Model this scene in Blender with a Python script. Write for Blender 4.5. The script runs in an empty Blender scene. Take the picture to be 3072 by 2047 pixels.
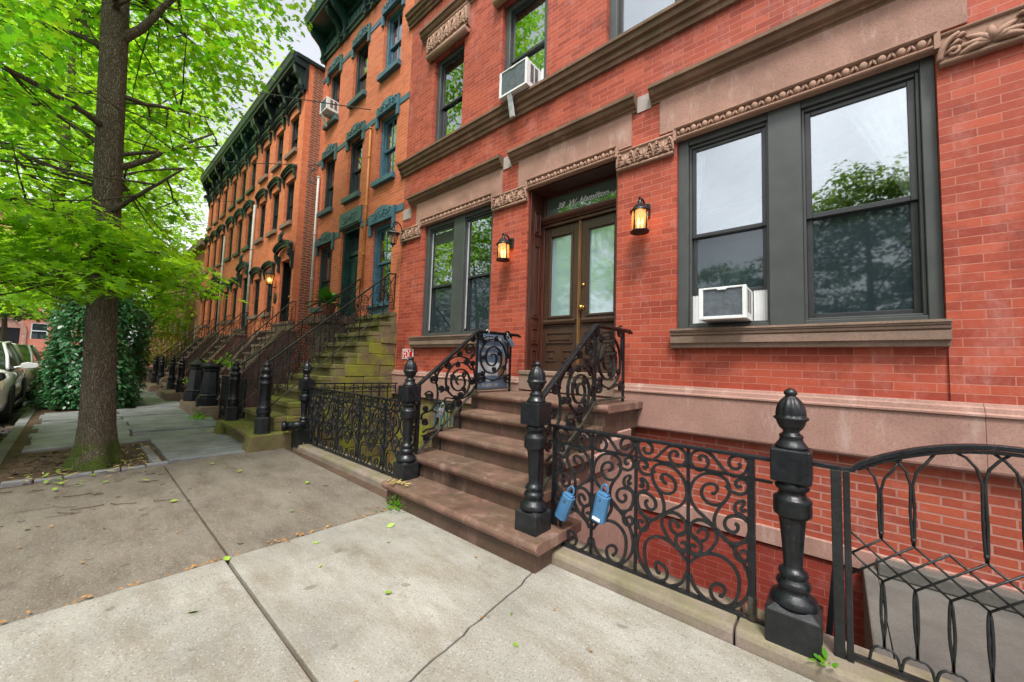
import bpy, bmesh, math, random
import numpy as np
from mathutils import Vector, Matrix
R = math.radians
rnd = random.Random(7)
sc = bpy.context.scene
col = sc.collection

# ---------------------------------------------------------------- helpers
class MB:
    """collects geometry for ONE mesh object"""
    def __init__(s): s.v = []; s.f = []; s.sm = []
    def add(s, vs, fs, smooth=False):
        o = len(s.v); s.v.extend(vs)
        for f in fs: s.f.append([i + o for i in f]); s.sm.append(smooth)
        return s
    def box(s, x0, x1, y0, y1, z0, z1):
        if x0 > x1: x0, x1 = x1, x0
        if y0 > y1: y0, y1 = y1, y0
        if z0 > z1: z0, z1 = z1, z0
        v = [(x, y, z) for z in (z0, z1) for y in (y0, y1) for x in (x0, x1)]
        return s.add(v, [(0, 2, 3, 1), (4, 5, 7, 6), (0, 1, 5, 4), (2, 6, 7, 3), (0, 4, 6, 2), (1, 3, 7, 5)])
    def prism(s, poly, axis, a0, a1, smooth=False):
        """poly: 2-D points; axis 'x': (y,z), 'y': (x,z), 'z': (x,y)"""
        def P(p, a):
            return (a, p[0], p[1]) if axis == 'x' else ((p[0], a, p[1]) if axis == 'y' else (p[0], p[1], a))
        n = len(poly)
        vs = [P(p, a0) for p in poly] + [P(p, a1) for p in poly]
        o = len(s.v); s.v.extend(vs)
        for i in range(n):
            j = (i + 1) % n
            s.f.append([o + i, o + j, o + n + j, o + n + i]); s.sm.append(smooth)
        s.f.append([o + i for i in range(n)][::-1]); s.sm.append(False)
        s.f.append([o + n + i for i in range(n)]); s.sm.append(False)
        return s
    def tube(s, pts, r, n=6, closed=False, cap=True, r2=None, side=None):
        """r2/side: flat bar, half width r in the curve plane and r2 along 'side'"""
        pts = [Vector(p) for p in pts]
        m = len(pts)
        rad = r if hasattr(r, '__len__') else [r] * m
        o = len(s.v); up = None
        for i, p in enumerate(pts):
            if closed: t = pts[(i + 1) % m] - pts[i - 1]
            else: t = pts[min(i + 1, m - 1)] - pts[max(i - 1, 0)]
            if t.length < 1e-9: t = Vector((0, 0, 1))
            t.normalize()
            if side is not None:
                b = Vector(side); a = t.cross(b); a.normalize()
                for (ca, cb) in ((1, 1), (-1, 1), (-1, -1), (1, -1)):
                    s.v.append(tuple(p + a * rad[i] * ca + b * r2 * cb))
                continue
            if up is None:
                up = Vector((0, 0, 1)) if abs(t.z) < .9 else Vector((1, 0, 0))
            a = up - t * up.dot(t)
            if a.length < 1e-6: a = t.orthogonal()
            a.normalize(); b = t.cross(a); up = a
            for k in range(n):
                w = 2 * math.pi * k / n
                s.v.append(tuple(p + (a * math.cos(w) + b * math.sin(w)) * rad[i]))
        if side is not None: n = 4
        for i in range(m if closed else m - 1):
            for k in range(n):
                a0 = o + i * n + k; a1 = o + i * n + (k + 1) % n
                b0 = o + ((i + 1) % m) * n + k; b1 = o + ((i + 1) % m) * n + (k + 1) % n
                s.f.append([a0, a1, b1, b0]); s.sm.append(side is None)
        if cap and not closed:
            s.f.append([o + k for k in range(n)][::-1]); s.sm.append(False)
            s.f.append([o + (m - 1) * n + k for k in range(n)]); s.sm.append(False)
        return s
    def lathe(s, prof, cx, cy, n=24, flute=None, rot=0.0, smooth=True, axis=None):
        """prof: (r, z); flute(z, angle) multiplies the radius"""
        o = len(s.v)
        for (r, z) in prof:
            for k in range(n):
                w = 2 * math.pi * k / n + rot
                q = r * (flute(z, w) if flute else 1)
                s.v.append((cx + q * math.cos(w), cy + q * math.sin(w), z))
        for i in range(len(prof) - 1):
            for k in range(n):
                a = o + i * n + k; b = o + i * n + (k + 1) % n
                s.f.append([a, b, b + n, a + n]); s.sm.append(smooth)
        s.f.append([o + k for k in range(n)][::-1]); s.sm.append(False)
        q = o + (len(prof) - 1) * n
        s.f.append([q + k for k in range(n)]); s.sm.append(False)
        return s
    def ball(s, c, r, n=10, sz=1.0):
        prof = []
        for i in range(n // 2 + 1):
            w = -math.pi / 2 + math.pi * i / (n // 2)
            prof.append((max(r * math.cos(w), 1e-4), c[2] + sz * r * math.sin(w)))
        return s.lathe(prof, c[0], c[1], n)
    def quad(s, a, b, c, d): return s.add([a, b, c, d], [(0, 1, 2, 3)])
    def build(s, name, mat, parent=None, bevel=0, seg=2):
        me = bpy.data.meshes.new(name)
        me.from_pydata([tuple(map(float, v)) for v in s.v], [], s.f)
        me.polygons.foreach_set('use_smooth', s.sm)
        mats = mat if isinstance(mat, (list, tuple)) else [mat]
        for m in mats: me.materials.append(m)
        me.update()
        o = bpy.data.objects.new(name, me); col.objects.link(o)
        if parent is not None: attach(o, parent)
        if bevel:
            b = o.modifiers.new('bevel', 'BEVEL'); b.width = bevel; b.segments = seg
            b.limit_method = 'ANGLE'; b.angle_limit = R(35); b.harden_normals = False
        return o

def world_loc(o):
    l = Vector((0, 0, 0))
    p = o
    return Vector(p['_base']) if '_base' in p.keys() else l

def attach(o, parent):
    o.parent = parent
    o.matrix_parent_inverse = Matrix.Translation(-BASE.get(parent.name, Vector((0, 0, 0))))

BASE = {}
def thing(name, label, cat, loc, group=None):
    o = bpy.data.objects.new(name, None); col.objects.link(o)
    o.empty_display_size = .2
    o.location = loc; BASE[o.name] = Vector(loc)
    o['label'] = label; o['category'] = cat
    if group: o['group'] = group
    return o
def tag(o, label, cat, group=None):
    o['label'] = label; o['category'] = cat
    if group: o['group'] = group
    return o
def struct(o, kind='structure'):
    o['kind'] = kind; return o

def smooth_path(pts, per=5):
    """Catmull-Rom through points of any dimension"""
    P = [np.array(p, float) for p in pts]
    if len(P) < 3: return [tuple(p) for p in P]
    P = [2 * P[0] - P[1]] + P + [2 * P[-1] - P[-2]]
    out = []
    for i in range(1, len(P) - 2):
        for k in range(per):
            t = k / per
            p = .5 * (2 * P[i] + (P[i + 1] - P[i - 1]) * t + (2 * P[i - 1] - 5 * P[i] + 4 * P[i + 1] - P[i + 2]) * t * t
                      + (-P[i - 1] + 3 * P[i] - 3 * P[i + 1] + P[i + 2]) * t ** 3)
            out.append(tuple(p))
    out.append(tuple(P[-2]))
    return out

def spiral2(cu, cv, r, turns=1.7, start=0.0, d=1, r0=.12, n=14):
    m = max(8, int(n * turns)); out = []
    for i in range(m + 1):
        t = i / m
        w = start + d * 2 * math.pi * turns * (1 - t)
        q = r * (r0 + (1 - r0) * t)
        out.append((cu + q * math.cos(w), cv + q * math.sin(w)))
    return out

def text_mesh(body, size, mat, name, parent, M, shear=0.0, extrude=.0015, align='LEFT', space=1.0, bold=0.0):
    cu = bpy.data.curves.new(name, 'FONT'); cu.body = body; cu.size = size; cu.shear = shear
    cu.extrude = extrude; cu.align_x = align; cu.space_character = space; cu.offset = bold
    cu.resolution_u = 3
    ob = bpy.data.objects.new(name + '_src', cu); col.objects.link(ob)
    bpy.context.view_layer.update()
    me = bpy.data.meshes.new_from_object(ob.evaluated_get(bpy.context.evaluated_depsgraph_get()))
    bpy.data.objects.remove(ob); bpy.data.curves.remove(cu)
    me.transform(M); me.materials.clear(); me.materials.append(mat); me.name = name
    o = bpy.data.objects.new(name, me); col.objects.link(o)
    if parent is not None: attach(o, parent)
    return o
FACE_STREET = Matrix.Rotation(R(90), 4, 'X')          # text lying in x-z, read from the street

# ---------------------------------------------------------------- materials
def nm(name):
    m = bpy.data.materials.new(name); m.use_nodes = True
    nt = m.node_tree; b = nt.nodes['Principled BSDF']
    return m, nt, b
def N(nt, t, **kw):
    n = nt.nodes.new(t)
    for k, v in kw.items():
        if hasattr(n, k) and k not in n.inputs: setattr(n, k, v)
        else: n.inputs[k].default_value = v
    return n
def L(nt, a, b): nt.links.new(a, b)
def c4(c): return (c[0], c[1], c[2], 1)
def objco(nt): return N(nt, 'ShaderNodeTexCoord').outputs['Object']
def noise(nt, co, scale, detail=4, rough=.6, dist=0):
    n = N(nt, 'ShaderNodeTexNoise'); n.inputs['Scale'].default_value = scale
    n.inputs['Detail'].default_value = detail; n.inputs['Roughness'].default_value = rough
    n.inputs['Distortion'].default_value = dist
    L(nt, co, n.inputs['Vector']); return n.outputs['Fac']
def ramp(nt, fac, stops):
    r = N(nt, 'ShaderNodeValToRGB'); e = r.color_ramp.elements
    while len(e) < len(stops): e.new(.5)
    for k, (p, c) in enumerate(stops):
        e[k].position = p; e[k].color = c4(c) if hasattr(c, '__len__') else (c, c, c, 1)
    L(nt, fac, r.inputs['Fac']); return r.outputs['Color']
def mix(nt, fac, a, b, mode='MIX'):
    m = N(nt, 'ShaderNodeMix', data_type='RGBA', blend_type=mode)
    if hasattr(fac, 'is_linked') or hasattr(fac, 'links'): L(nt, fac, m.inputs[0])
    else: m.inputs[0].default_value = fac
    for k, x in ((6, a), (7, b)):
        if hasattr(x, 'links'): L(nt, x, m.inputs[k])
        else: m.inputs[k].default_value = c4(x)
    return m.outputs[2]
def mathn(nt, op, a, b=None):
    m = N(nt, 'ShaderNodeMath', operation=op)
    for k, x in ((0, a), (1, b)):
        if x is None: continue
        if hasattr(x, 'links'): L(nt, x, m.inputs[k])
        else: m.inputs[k].default_value = x
    return m.outputs[0]
def bump(nt, b, h, strength=.3, dist=.01):
    n = N(nt, 'ShaderNodeBump'); n.inputs['Strength'].default_value = strength; n.inputs['Distance'].default_value = dist
    L(nt, h, n.inputs['Height']); L(nt, n.outputs[0], b.inputs['Normal'])
def simple(name, c, rough=.5, metal=0.0, spec=.5, var=.12, vs=6.0, bs=0.0, bscale=60, c2=None):
    m, nt, b = nm(name)
    co = objco(nt)
    f = noise(nt, co, vs, 5)
    d = tuple(x * (1 - var * 1.6) for x in c) if c2 is None else c2
    u = tuple(min(1, x * (1 + var)) for x in c)
    L(nt, ramp(nt, f, [(.3, d), (.7, u)]), b.inputs['Base Color'])
    if name.endswith('iron'):
        base_ = mix(nt, ramp(nt, noise(nt, co, 26, 6, .8), [(.60, 0.0), (.68, .75)]), ramp(nt, f, [(.3, d), (.7, u)]), (.055, .050, .042)); L(nt, base_, b.inputs['Base Color'])
        L(nt, ramp(nt, noise(nt, co, 18, 5, .7), [(.3, rough * .7), (.72, min(1, rough * 2.1))]), b.inputs['Roughness'])
    else: b.inputs['Roughness'].default_value = rough
    b.inputs['Metallic'].default_value = metal
    b.inputs['Specular IOR Level'].default_value = spec
    if bs: bump(nt, b, noise(nt, co, bscale, 5), bs, .004)
    return m

def brick(name, c1, c2, mortar, w=.217, h=.064, ms=.004, stain=None, stain_amt=.5, bstr=.5, dark=None, zoff=.0, ms_var=False):
    m, nt, b = nm(name)
    co = objco(nt)
    sep = N(nt, 'ShaderNodeSeparateXYZ'); L(nt, co, sep.inputs[0])
    xy = mathn(nt, 'ADD', sep.outputs[0], sep.outputs[1])
    # slightly wavering courses, as laid by hand
    wv = mathn(nt, 'MULTIPLY', mathn(nt, 'SUBTRACT', noise(nt, co, 2.2, 2), .5), .008)
    zz = mathn(nt, 'ADD', mathn(nt, 'ADD', sep.outputs[2], zoff), wv)
    cb = N(nt, 'ShaderNodeCombineXYZ'); L(nt, xy, cb.inputs[0]); L(nt, zz, cb.inputs[1])
    t = N(nt, 'ShaderNodeTexBrick'); L(nt, cb.outputs[0], t.inputs['Vector'])
    t.inputs['Scale'].default_value = 1; t.inputs['Brick Width'].default_value = w; t.inputs['Row Height'].default_value = h
    t.inputs['Mortar Size'].default_value = ms; t.inputs['Mortar Smooth'].default_value = .3; t.inputs['Bias'].default_value = 0.0
    t.inputs['Color1'].default_value = c4(c1); t.inputs['Color2'].default_value = c4(c2); t.inputs['Mortar'].default_value = c4(mortar)
    base = t.outputs['Color']
    big = noise(nt, co, .9, 5, .65)
    base = mix(nt, ramp(nt, big, [(.35, 0.0), (.75, .34)]), base, tuple(x * .55 for x in c1))
    blo = noise(nt, co, 6.5, 6, .75)
    base = mix(nt, ramp(nt, blo, [(.52, 0.0), (.72, .34)]), base, tuple(min(1, x * .75 + .16) for x in c2))
    base = mix(nt, ramp(nt, noise(nt, co, 9.0, 5, .8), [(.56, 0.0), (.72, .5)]), base, tuple(x * .5 for x in c1))
    fine = noise(nt, co, 45, 4)
    base = mix(nt, mathn(nt, 'MULTIPLY', fine, .22), base, tuple(min(1, x * 1.5 + .03) for x in c2))
    if stain is not None:
        # efflorescence: pale streaks that run down the wall
        mp = N(nt, 'ShaderNodeMapping'); mp.inputs['Scale'].default_value = (2.1, 2.1, .75); L(nt, co, mp.inputs[0])
        s1 = noise(nt, mp.outputs[0], 1.5, 7, .72)
        s2 = noise(nt, co, 14, 5, .7)
        ff = mathn(nt, 'MULTIPLY', ramp(nt, s1, [(.55, 0.0), (.74, 1.0)]), ramp(nt, s2, [(.35, .15), (.7, 1.0)]))
        base = mix(nt, mathn(nt, 'MULTIPLY', ff, stain_amt), base, stain)
    if dark is not None:
        d1 = noise(nt, co, 1.1, 6, .7)
        base = mix(nt, ramp(nt, d1, [(.58, 0.0), (.7, .7)]), base, dark)
    L(nt, base, b.inputs['Base Color'])
    b.inputs['Roughness'].default_value = .72; b.inputs['Specular IOR Level'].default_value = .35
    hgt = mathn(nt, 'SUBTRACT', mathn(nt, 'MULTIPLY', fine, .35), t.outputs['Fac'])
    bump(nt, b, hgt, bstr, .006)
    return m

def stone(name, c, var=.2, streak=None, moss=None, moss_amt=0.0, rough=.8, bs=.25, wet=False, blot=None):
    m, nt, b = nm(name)
    co = objco(nt)
    base = ramp(nt, noise(nt, co, 2.4, 6, .65), [(.28, tuple(x * (1 - var) for x in c)), (.72, tuple(min(1, x * (1 + var)) for x in c))])
    sp = noise(nt, co, 70, 3, .7)
    base = mix(nt, ramp(nt, sp, [(.38, .35), (.5, 0.0)]), base, tuple(x * .45 for x in c))
    base = mix(nt, ramp(nt, sp, [(.62, 0.0), (.75, .25)]), base, tuple(min(1, x * 1.5 + .05) for x in c))
    if streak is not None:
        mp = N(nt, 'ShaderNodeMapping'); mp.inputs['Scale'].default_value = (3, 3, .8); L(nt, co, mp.inputs[0])
        base = mix(nt, ramp(nt, noise(nt, mp.outputs[0], 2.2, 7, .7), [(.54, 0.0), (.72, .75)]), base, streak)
    if blot is not None:
        base = mix(nt, ramp(nt, noise(nt, co, 1.7, 4, .6), [(.62, 0.0), (.72, .6)]), base, blot)
    if moss is not None:
        g = N(nt, 'ShaderNodeNewGeometry'); sp3 = N(nt, 'ShaderNodeSeparateXYZ'); L(nt, g.outputs['Normal'], sp3.inputs[0])
        f = mathn(nt, 'ADD', noise(nt, co, 3.0, 6, .7), mathn(nt, 'MULTIPLY', sp3.outputs[2], .10))
        base = mix(nt, mathn(nt, 'MULTIPLY', ramp(nt, f, [(.44, 0.0), (.66, 1.0)]), moss_amt), base, moss)
        base = mix(nt, mathn(nt, 'MULTIPLY', ramp(nt, noise(nt, co, 11, 4), [(.6, 0.0), (.7, .7)]), moss_amt * .6), base, tuple(x * 1.6 for x in moss))
    L(nt, base, b.inputs['Base Color'])
    if wet: L(nt, ramp(nt, noise(nt, co, 1.4, 4), [(.35, .42), (.7, .8)]), b.inputs['Roughness'])
    else: b.inputs['Roughness'].default_value = rough
    b.inputs['Specular IOR Level'].default_value = .35
    bump(nt, b, mathn(nt, 'ADD', mathn(nt, 'MULTIPLY', sp, .5), noise(nt, co, 9, 5)), bs, .008)
    return m

M = {}
M['brick_red'] = brick('painted red brick', (.225, .029, .015), (.420, .078, .038), (.41, .165, .115), stain=(.46, .27, .25), stain_amt=.75, dark=(.13, .022, .015))
M['brick_low'] = brick('basement red brick', (.21, .030, .016), (.36, .072, .034), (.35, .19, .155), ms=.0072, stain=(.50, .34, .31), stain_amt=.5, zoff=.02)
M['brick_pit'] = brick('basement dark red brick', (.19, .022, .013), (.25, .032, .018), (.34, .12, .08), ms=.003, stain=(.5, .3, .28), stain_amt=.25)
M['brick_orange'] = brick('orange brick', (.44, .094, .040), (.60, .158, .068), (.56, .29, .17), w=.21, h=.068, ms=.005, bstr=.6, stain=(.5, .3, .22), stain_amt=.3)
M['brick_row'] = brick('flat orange brick', (.60, .138, .056), (.74, .205, .092), (.52, .21, .12), w=.21, h=.07, ms=.004, bstr=.3, stain=(.55, .30, .22), stain_amt=.4, dark=(.33, .075, .035))
M['brick_side'] = brick('weathered brown brick', (.17, .045, .022), (.27, .07, .032), (.42, .30, .22), w=.21, h=.07, ms=.009, bstr=.6)
M['brick_far'] = brick('faded salmon brick', (.44, .13, .085), (.52, .175, .11), (.5, .3, .22), w=.22, h=.075, ms=.006, bstr=.2)
M['brown_pink'] = stone('pink brownstone', (.335, .188, .145), .24, streak=(.52, .38, .33), blot=(.20, .115, .09), bs=.4)
M['brown_plinth'] = stone('plinth brownstone', (.330, .188, .152), .2, streak=(.46, .35, .31), blot=(.22, .13, .105), bs=.3)
M['brown_trim'] = stone('weathered brownstone trim', (.185, .105, .070), .35, streak=(.30, .19, .14), moss=(.055, .065, .022), moss_amt=.55)
M['brown_carved'] = stone('carved brownstone', (.36, .215, .155), .25, blot=(.15, .09, .06))
M['brown_step'] = stone('brownstone step', (.190, .102, .078), .6, streak=(.42, .29, .245), moss=(.060, .048, .026), moss_amt=.6, wet=True, blot=(.060, .036, .026), bs=.7)
M['brown_riser'] = stone('dark brownstone riser', (.085, .046, .034), .7, streak=(.20, .125, .10), moss=(.050, .045, .022), moss_amt=.5, wet=True, blot=(.045, .027, .020), bs=.5)  # riser stone, much darker than the tread stone above
M['brown_dark'] = stone('dark purple brownstone', (.125, .072, .060), .3, streak=(.2, .12, .1))
M['brown_mid'] = stone('grey brown stone', (.26, .175, .135), .25, moss=(.08, .08, .035), moss_amt=.3)
M['moss_step'] = stone('mossy step stone', (.155, .118, .060), .45, moss=(.125, .145, .012), moss_amt=.9)
M['moss_wall'] = stone('mossy ashlar', (.145, .100, .062), .5, moss=(.225, .235, .010), moss_amt=1.0, bs=.8, blot=(.06, .045, .03))
M['ledge'] = stone('grey brown ledge stone', (.245, .190, .165), .34, blot=(.12, .09, .07), moss=(.12, .13, .03), moss_amt=.45, bs=.4)
M['grey_stone'] = stone('pale grey stone', (.38, .33, .30), .2, blot=(.2, .17, .15))
M['iron'] = simple('black painted iron', (.0065, .008, .011), .27, 0, .42, .4, 30, .45, 80)
M['iron_old'] = simple('worn black iron', (.012, .0135, .015), .36, 0, .40, .45, 14, .6, 60, c2=(.006, .007, .007))
M['iron_rail'] = simple('weathered handrail iron', (.045, .042, .030), .45, 0, .5, .4, 10, .3, 60)
M['frame'] = simple('grey black window paint', (.058, .064, .062), .42, 0, .45, .12, 5, .05, 40)
M['sash'] = simple('dark bronze sash', (.030, .031, .033), .35, 0, .5, .15, 8)
M['sash_pale'] = simple('pale sash liner', (.40, .42, .43), .45)
M['teal'] = simple('teal painted trim', (.055, .115, .125), .5, 0, .4, .2, 9, .15, 60)
M['blue'] = simple('blue painted trim', (.050, .130, .180), .45, 0, .45, .2, 9, .15, 60)
M['green_dk'] = simple('dark green cornice paint', (.014, .052, .043), .4, 0, .5, .3, 5, .2, 40)
M['black_trim'] = simple('black green hood paint', (.014, .026, .026), .38, 0, .5, .3, 6, .2, 40)
M['white'] = simple('white enamel', (.72, .73, .73), .4, 0, .5, .08, 5)
M['white_dirty'] = simple('dusty white sheet metal', (.50, .52, .54), .5, 0, .4, .25, 12)
M['fin'] = simple('grey cooling fins', (.17, .195, .22), .5, .3, .5, .2, 20)
M['brass'] = simple('brass', (.70, .45, .13), .25, 1.0)
M['galv'] = simple('pale painted pipe', (.55, .53, .50), .5)
M['pipe_or'] = simple('orange painted pipe', (.50, .20, .045), .5, 0, .4, .25, 3)
M['cable'] = simple('black cable', (.02, .02, .02), .5)
M['lock_blue'] = simple('blue lockbox plastic', (.055, .165, .32), .42, 0, .5, .1, 20)
M['steel'] = simple('steel shackle', (.35, .36, .38), .3, .9)
M['lock_dark'] = simple('dark slate lockbox', (.06, .085, .12), .4)
M['fdc_red'] = simple('sign red', (.55, .015, .02), .4)
M['sign_blue'] = simple('sign slate blue', (.17, .235, .34), .35)
M['sign_white'] = simple('sign white', (.75, .77, .80), .35)
M['paper'] = simple('letter white', (.82, .83, .84), .5, var=.02)
M['tan'] = simple('printed tan', (.40, .22, .12), .45, var=.4, vs=12)
M['curtain'] = simple('white curtain cloth', (.86, .87, .83), .9)
M['leaf_pot'] = simple('glossy plant leaf', (.085, .26, .02), .4)
M['terracotta'] = simple('terracotta pot', (.33, .12, .06), .8)
M['soil'] = stone('tree pit soil', (.085, .052, .034), .45, blot=(.16, .11, .07), bs=.9)
M['asphalt'] = stone('asphalt', (.075, .077, .085), .3, wet=True, bs=.4, blot=(.14, .13, .12))
M['kerb'] = stone('granite kerb', (.20, .20, .205), .3, blot=(.1, .085, .07))
M['twig'] = simple('dead twig', (.070, .045, .032), .8)
M['litter_y'] = simple('dry yellow catkin', (.50, .40, .13), .8, var=.3)
M['litter_o'] = simple('dry orange leaf', (.42, .20, .05), .8, var=.4, vs=30)
M['litter_g'] = simple('fallen green leaf', (.22, .33, .04), .6, var=.3)
M['tyre'] = simple('tyre rubber', (.015, .015, .016), .7)
M['rim'] = simple('alloy rim', (.35, .36, .37), .3, .8)
M['car_glass'] = simple('dark car glass', (.012, .016, .018), .04, 0, .8)
M['car_trim'] = simple('black car trim', (.012, .012, .013), .35)
M['lamp_red'] = simple('tail lamp red', (.3, .01, .01), .15)

def carpaint(name, c):
    m, nt, b = nm(name); b.inputs['Base Color'].default_value = c4(c)
    b.inputs['Roughness'].default_value = .28; b.inputs['Metallic'].default_value = .05
    b.inputs['Coat Weight'].default_value = 1; b.inputs['Coat Roughness'].default_value = .04
    return m
M['car_white'] = carpaint('pearl white car paint', (.74, .75, .74))
M['car_black'] = carpaint('black car paint', (.010, .014, .014))
M['car_silver'] = carpaint('silver car paint', (.33, .35, .38))

def wood(name, c, rough=.35):
    m, nt, b = nm(name); co = objco(nt)
    mp = N(nt, 'ShaderNodeMapping'); mp.inputs['Scale'].default_value = (22, 22, 1.3); L(nt, co, mp.inputs[0])
    g = noise(nt, mp.outputs[0], 2.2, 8, .65, .6)
    base = ramp(nt, g, [(.25, tuple(x * .42 for x in c)), (.55, c), (.8, tuple(min(1, x * 1.7) for x in c))])
    base = mix(nt, ramp(nt, noise(nt, co, 2.5, 4), [(.4, 0.0), (.75, .5)]), base, tuple(x * .4 for x in c))
    L(nt, base, b.inputs['Base Color']); b.inputs['Roughness'].default_value = rough
    b.inputs['Specular IOR Level'].default_value = .5
    bump(nt, b, g, .15, .003)
    return m
M['wood'] = wood('varnished walnut', (.062, .031, .018))
M['wood_red'] = wood('reddish varnished wood', (.085, .028, .018), .3)
M['wood_gold'] = wood('worn golden wood', (.17, .085, .030), .4)

def glass(name, tint, refl=.32, solid=None, rough=.0, see=1.0, wob=.0, mult=1.9):
    """window glass: mirror coat over a clear (or solid) pane"""
    m, nt, b = nm(name); nt.nodes.remove(b)
    out = nt.nodes['Material Output']
    gl = N(nt, 'ShaderNodeBsdfGlossy'); gl.inputs['Roughness'].default_value = rough
    gl.inputs['Color'].default_value = (.93, .97, 1, 1)
    if wob:
        co = objco(nt); bp = N(nt, 'ShaderNodeBump'); bp.inputs['Strength'].default_value = wob; bp.inputs['Distance'].default_value = .02
        L(nt, noise(nt, co, 2.2, 2), bp.inputs['Height']); L(nt, bp.outputs[0], gl.inputs['Normal'])
    if solid is None:
        tr = N(nt, 'ShaderNodeBsdfTransparent'); tr.inputs['Color'].default_value = c4(tint)
    else:
        tr = N(nt, 'ShaderNodeBsdfDiffuse'); tr.inputs['Color'].default_value = c4(solid)
        t2 = N(nt, 'ShaderNodeBsdfTransparent'); t2.inputs['Color'].default_value = c4(tint)
        mm = N(nt, 'ShaderNodeMixShader'); mm.inputs[0].default_value = see
        L(nt, t2.outputs[0], mm.inputs[1]); L(nt, tr.outputs[0], mm.inputs[2]); tr = mm
    lw = N(nt, 'ShaderNodeFresnel'); lw.inputs['IOR'].default_value = 1.55
    f = mathn(nt, 'MAXIMUM', mathn(nt, 'MULTIPLY', lw.outputs[0], mult), refl)
    f = mathn(nt, 'MINIMUM', f, .95)
    mx = N(nt, 'ShaderNodeMixShader'); L(nt, f, mx.inputs[0])
    L(nt, tr.outputs[0], mx.inputs[1]); L(nt, gl.outputs[0], mx.inputs[2]); L(nt, mx.outputs[0], out.inputs['Surface'])
    return m
M['glass'] = glass('window glass', (.93, .96, .96), .30, wob=.02, rough=.018)
M['glass_low'] = glass('screened window glass', (.34, .42, .44), .085, solid=(.034, .054, .064), see=.55, rough=.03, mult=1.25)
M['glass_frost'] = glass('frosted door glass', (.5, .6, .6), .30, solid=(.27, .40, .41), see=.92, rough=.05)
M['glass_transom'] = glass('transom glass', (.5, .56, .5), .17, solid=(.085, .125, .098), see=.92, rough=.01)

def emis(name, c, s, base=None, trans=0):
    m, nt, b = nm(name); b.inputs['Base Color'].default_value = c4(base or c)
    b.inputs['Emission Color'].default_value = c4(c); b.inputs['Emission Strength'].default_value = s
    b.inputs['Roughness'].default_value = .2
    return m
M['lamp_on'] = emis('lit bulb', (1, .62, .22), 3.2)
def lampglass(name, c, alpha):
    m, nt, b = nm(name); nt.nodes.remove(b); out = nt.nodes['Material Output']
    t = N(nt, 'ShaderNodeBsdfTransparent'); t.inputs['Color'].default_value = c4((.95, .85, .7))
    d = N(nt, 'ShaderNodeBsdfTranslucent'); d.inputs['Color'].default_value = c4(c)
    g = N(nt, 'ShaderNodeBsdfGlossy'); g.inputs['Roughness'].default_value = .08
    m1 = N(nt, 'ShaderNodeMixShader'); m1.inputs[0].default_value = alpha; L(nt, t.outputs[0], m1.inputs[1]); L(nt, d.outputs[0], m1.inputs[2])
    m2 = N(nt, 'ShaderNodeMixShader'); m2.inputs[0].default_value = .12; L(nt, m1.outputs[0], m2.inputs[1]); L(nt, g.outputs[0], m2.inputs[2])
    L(nt, m2.outputs[0], out.inputs['Surface']); return m
M['lamp_glass'] = lampglass('amber seeded glass', (.9, .62, .32), .45)
M['lamp_clear'] = lampglass('clear lantern glass', (.7, .72, .72), .25)

def concrete(name, c, var, dark, agg, moss=None, wear=None):
    m, nt, b = nm(name); co = objco(nt)
    base = ramp(nt, noise(nt, co, 1.3, 7, .62), [(.28, tuple(x * (1 - var) for x in c)), (.72, tuple(min(1, x * (1 + var * .7)) for x in c))])
    mp = N(nt, 'ShaderNodeMapping'); mp.inputs['Rotation'].default_value = (0, 0, .6); mp.inputs['Scale'].default_value = (1, 3.2, 1); L(nt, co, mp.inputs[0])
    base = mix(nt, ramp(nt, noise(nt, mp.outputs[0], 1.9, 7, .7), [(.44, 0.0), (.68, .8)]), base, dark)
    sp = noise(nt, co, 95, 3, .75)
    base = mix(nt, ramp(nt, sp, [(.36, .75), (.47, 0.0)]), base, tuple(x * .42 for x in c))
    sp2 = noise(nt, co, 70, 2, .6)
    base = mix(nt, ramp(nt, sp2, [(.60, 0.0), (.70, agg)]), base, tuple(min(1, x * 1.45 + .05) for x in c))
    mid = noise(nt, co, 20, 5, .7)
    base = mix(nt, ramp(nt, mid, [(.55, 0.0), (.75, .3)]), base, tuple(x * .55 for x in c))
    if moss is not None:
        base = mix(nt, ramp(nt, noise(nt, co, 2.1, 6, .7), [(.60, 0.0), (.78, .5)]), base, moss)
    grit = noise(nt, co, 42, 3, .8)
    base = mix(nt, ramp(nt, grit, [(.60, 0.0), (.70, .5)]), base, tuple(x * .4 for x in dark))
    st = noise(nt, co, 3.3, 6, .75)
    base = mix(nt, ramp(nt, st, [(.56, 0.0), (.70, .42)]), base, tuple(x * .5 for x in dark))
    gum = noise(nt, co, 7.5, 1, .4)
    base = mix(nt, ramp(nt, gum, [(.735, 0.0), (.755, .5)]), base, tuple(x * .55 for x in dark))
    L(nt, base, b.inputs['Base Color']); b.inputs['Roughness'].default_value = .82; b.inputs['Specular IOR Level'].default_value = .3
    bump(nt, b, mathn(nt, 'ADD', sp, mathn(nt, 'MULTIPLY', mid, .6)), .5, .005)
    return m
M['conc_light'] = concrete('pale concrete', (.315, .300, .266), .36, (.200, .168, .122), .5, moss=(.165, .160, .085))
M['conc_dark'] = concrete('dark worn concrete', (.185, .160, .130), .30, (.105, .080, .060), .75)
M['bluestone'] = stone('bluestone flag', (.215, .222, .228), .40, blot=(.085, .080, .070), streak=(.27, .28, .29), wet=True, bs=.3)
M['conc_floor'] = stone('damp areaway concrete', (.105, .098, .088), .32, blot=(.08, .07, .06), bs=.4)

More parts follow.
